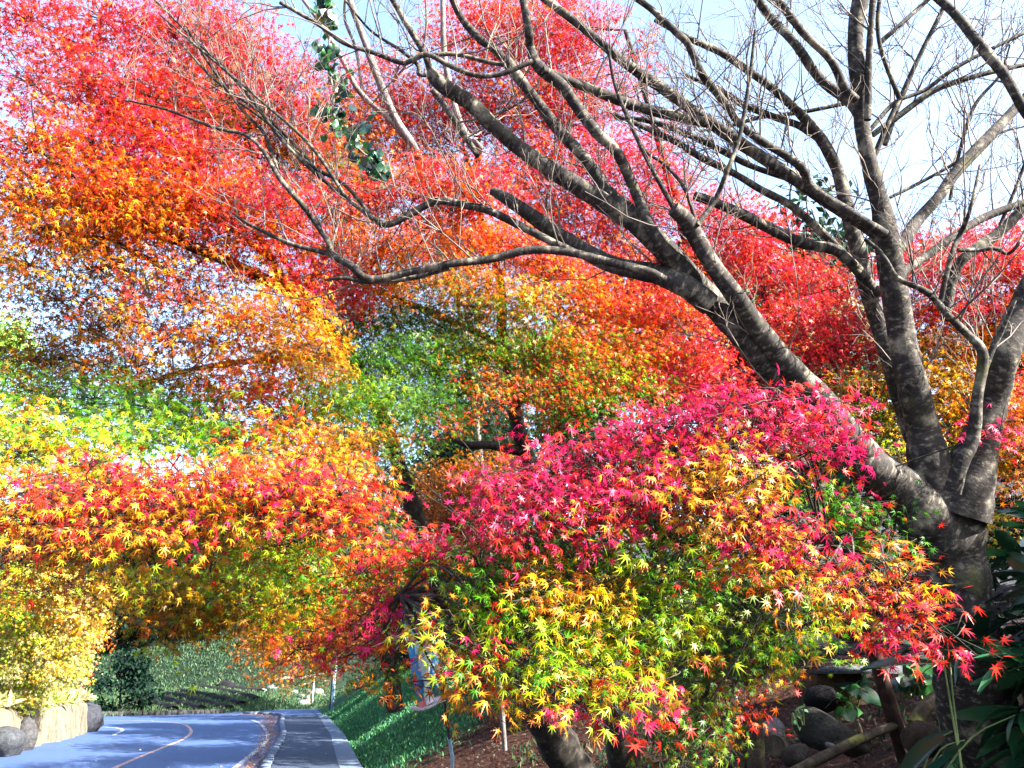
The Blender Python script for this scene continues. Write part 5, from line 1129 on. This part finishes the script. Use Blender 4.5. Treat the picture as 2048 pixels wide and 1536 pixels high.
# ------------------------------------------------------------------ ground cover
def scatter(name, n, xlo, xhi, ylo, yhi, keep, cols, size, tmpl, up, mat, label, cat, zoff=.02, nsd=.5, dim=.6):
    x = rng.uniform(xlo, xhi, n); y = rng.uniform(ylo, yhi, n); s = x - xr(y)
    k = keep(x, y, s); x, y = x[k], y[k]; n = len(x)
    z = H(x, y) + zoff
    col = np.array(cols)[rng.integers(0, len(cols), n)] * dim * np.exp(rng.normal(0, .3, (n, 1)))
    a = rng.uniform(0, 6.28, n)
    if up: td = norm(np.stack([np.cos(a) * .5, np.sin(a) * .5, np.ones(n)], -1) + rng.normal(0, .2, (n, 3))); nr = norm(rng.normal(0, 1, (n, 3)))
    else: td = norm(np.stack([np.cos(a), np.sin(a), rng.normal(0, .25, n)], -1)); nr = norm(np.array((0, 0, 1.)) + rng.normal(0, nsd, (n, 3)))
    mb = MB(); put_leaves(mb, np.stack([x, y, z], -1), td, nr, size * rng.uniform(.6, 1.3, n), col, col, tmpl)
    return tag(mb.build(name, mat), label, cat, kind='stuff')
def green_at(x, y, s): return sstep(15.5, 18.5, y - .9 * (s - 1.0) + 1.5 * vnoise(np.stack([x, y], -1), .7, 9))
scatter('fallen_leaves', 60000, -4, 9, 3.5, 22, lambda x, y, s: (s > .05) & (rng.uniform(0, 1, len(x)) > green_at(x, y, s) * .85), [(.09, .028, .016), (.13, .045, .022), (.06, .02, .014), (.17, .075, .04), (.08, .022, .02), (.26, .21, .17)], .075, LEAF5, False, M_LEAF, 'brown fallen maple leaves covering the shaded bank', 'fallen leaves', dim=.42)
scatter('undergrowth', 5000, 0, 9, 4.5, 14, lambda x, y, s: (s > .8) & (vnoise(np.stack([x, y], -1), 1.1, 15) > .15), [(.03, .09, .03), (.02, .06, .035), (.05, .10, .03), (.16, .13, .08)], .10, LANCE, True, M_LEAF_DARK, 'sparse dark weeds and dry stalks on the shaded bank', 'weeds', dim=.5)
scatter('ground_cover', 130000, -13, 3, 14, 46, lambda x, y, s: (s > .0) & (s < 6) & (rng.uniform(0, 1, len(x)) < green_at(x, y, s)), [(.03, .11, .05), (.04, .15, .06), (.025, .09, .055), (.06, .17, .05)], .075, LANCE, True, M_LEAF_DARK, 'low green ground cover on the bank along the footpath', 'ground cover', dim=1.1)
scatter('field_grass', 40000, -40, -8, 43, 72, lambda x, y, s: (y > np.interp(x, FARX, FARY) + .1), [(.05, .12, .06), (.04, .10, .05), (.09, .13, .06)], .22, LANCE, True, M_LEAF_DARK, 'rough green grass of the field across the road', 'grass')
scatter('path_leaves', 500, -12, -2, 12, 43, lambda x, y, s: (s < -.2) & (s > -9), [(.35, .15, .06), (.3, .2, .1), (.5, .42, .36)], .07, LEAF5, False, M_LEAF, 'scattered fallen leaves on the road and footpath', 'fallen leaves', .125, .2)
x = rng.uniform(0, 1, 2600); kk = np.stack([np.interp(x, np.linspace(0, 1, len(kp)), kp[:, 0]), np.interp(x, np.linspace(0, 1, len(kp)), kp[:, 1])], -1)
kk = kk + np.c_[rng.normal(-.22, .12, 2600) * (1 + 1.5 * x ** 2), rng.normal(0, .1, 2600)]
cc = np.array([(.22, .10, .05), (.30, .15, .07), (.16, .08, .05), (.34, .22, .12)])[rng.integers(0, 4, 2600)]; a = rng.uniform(0, 6.28, 2600)
mb = MB(); put_leaves(mb, np.c_[kk, rng.uniform(.012, .05, 2600)], np.stack([np.cos(a), np.sin(a), rng.normal(0, .2, 2600)], -1), norm(np.array((0, 0, 1.)) + rng.normal(0, .4, (2600, 3))), rng.uniform(.06, .12, 2600), cc, cc, LEAF5)
tag(mb.build('gutter_leaves', M_LEAF), 'brown leaves drifted against the kerb at the road bend', 'fallen leaves', kind='stuff')
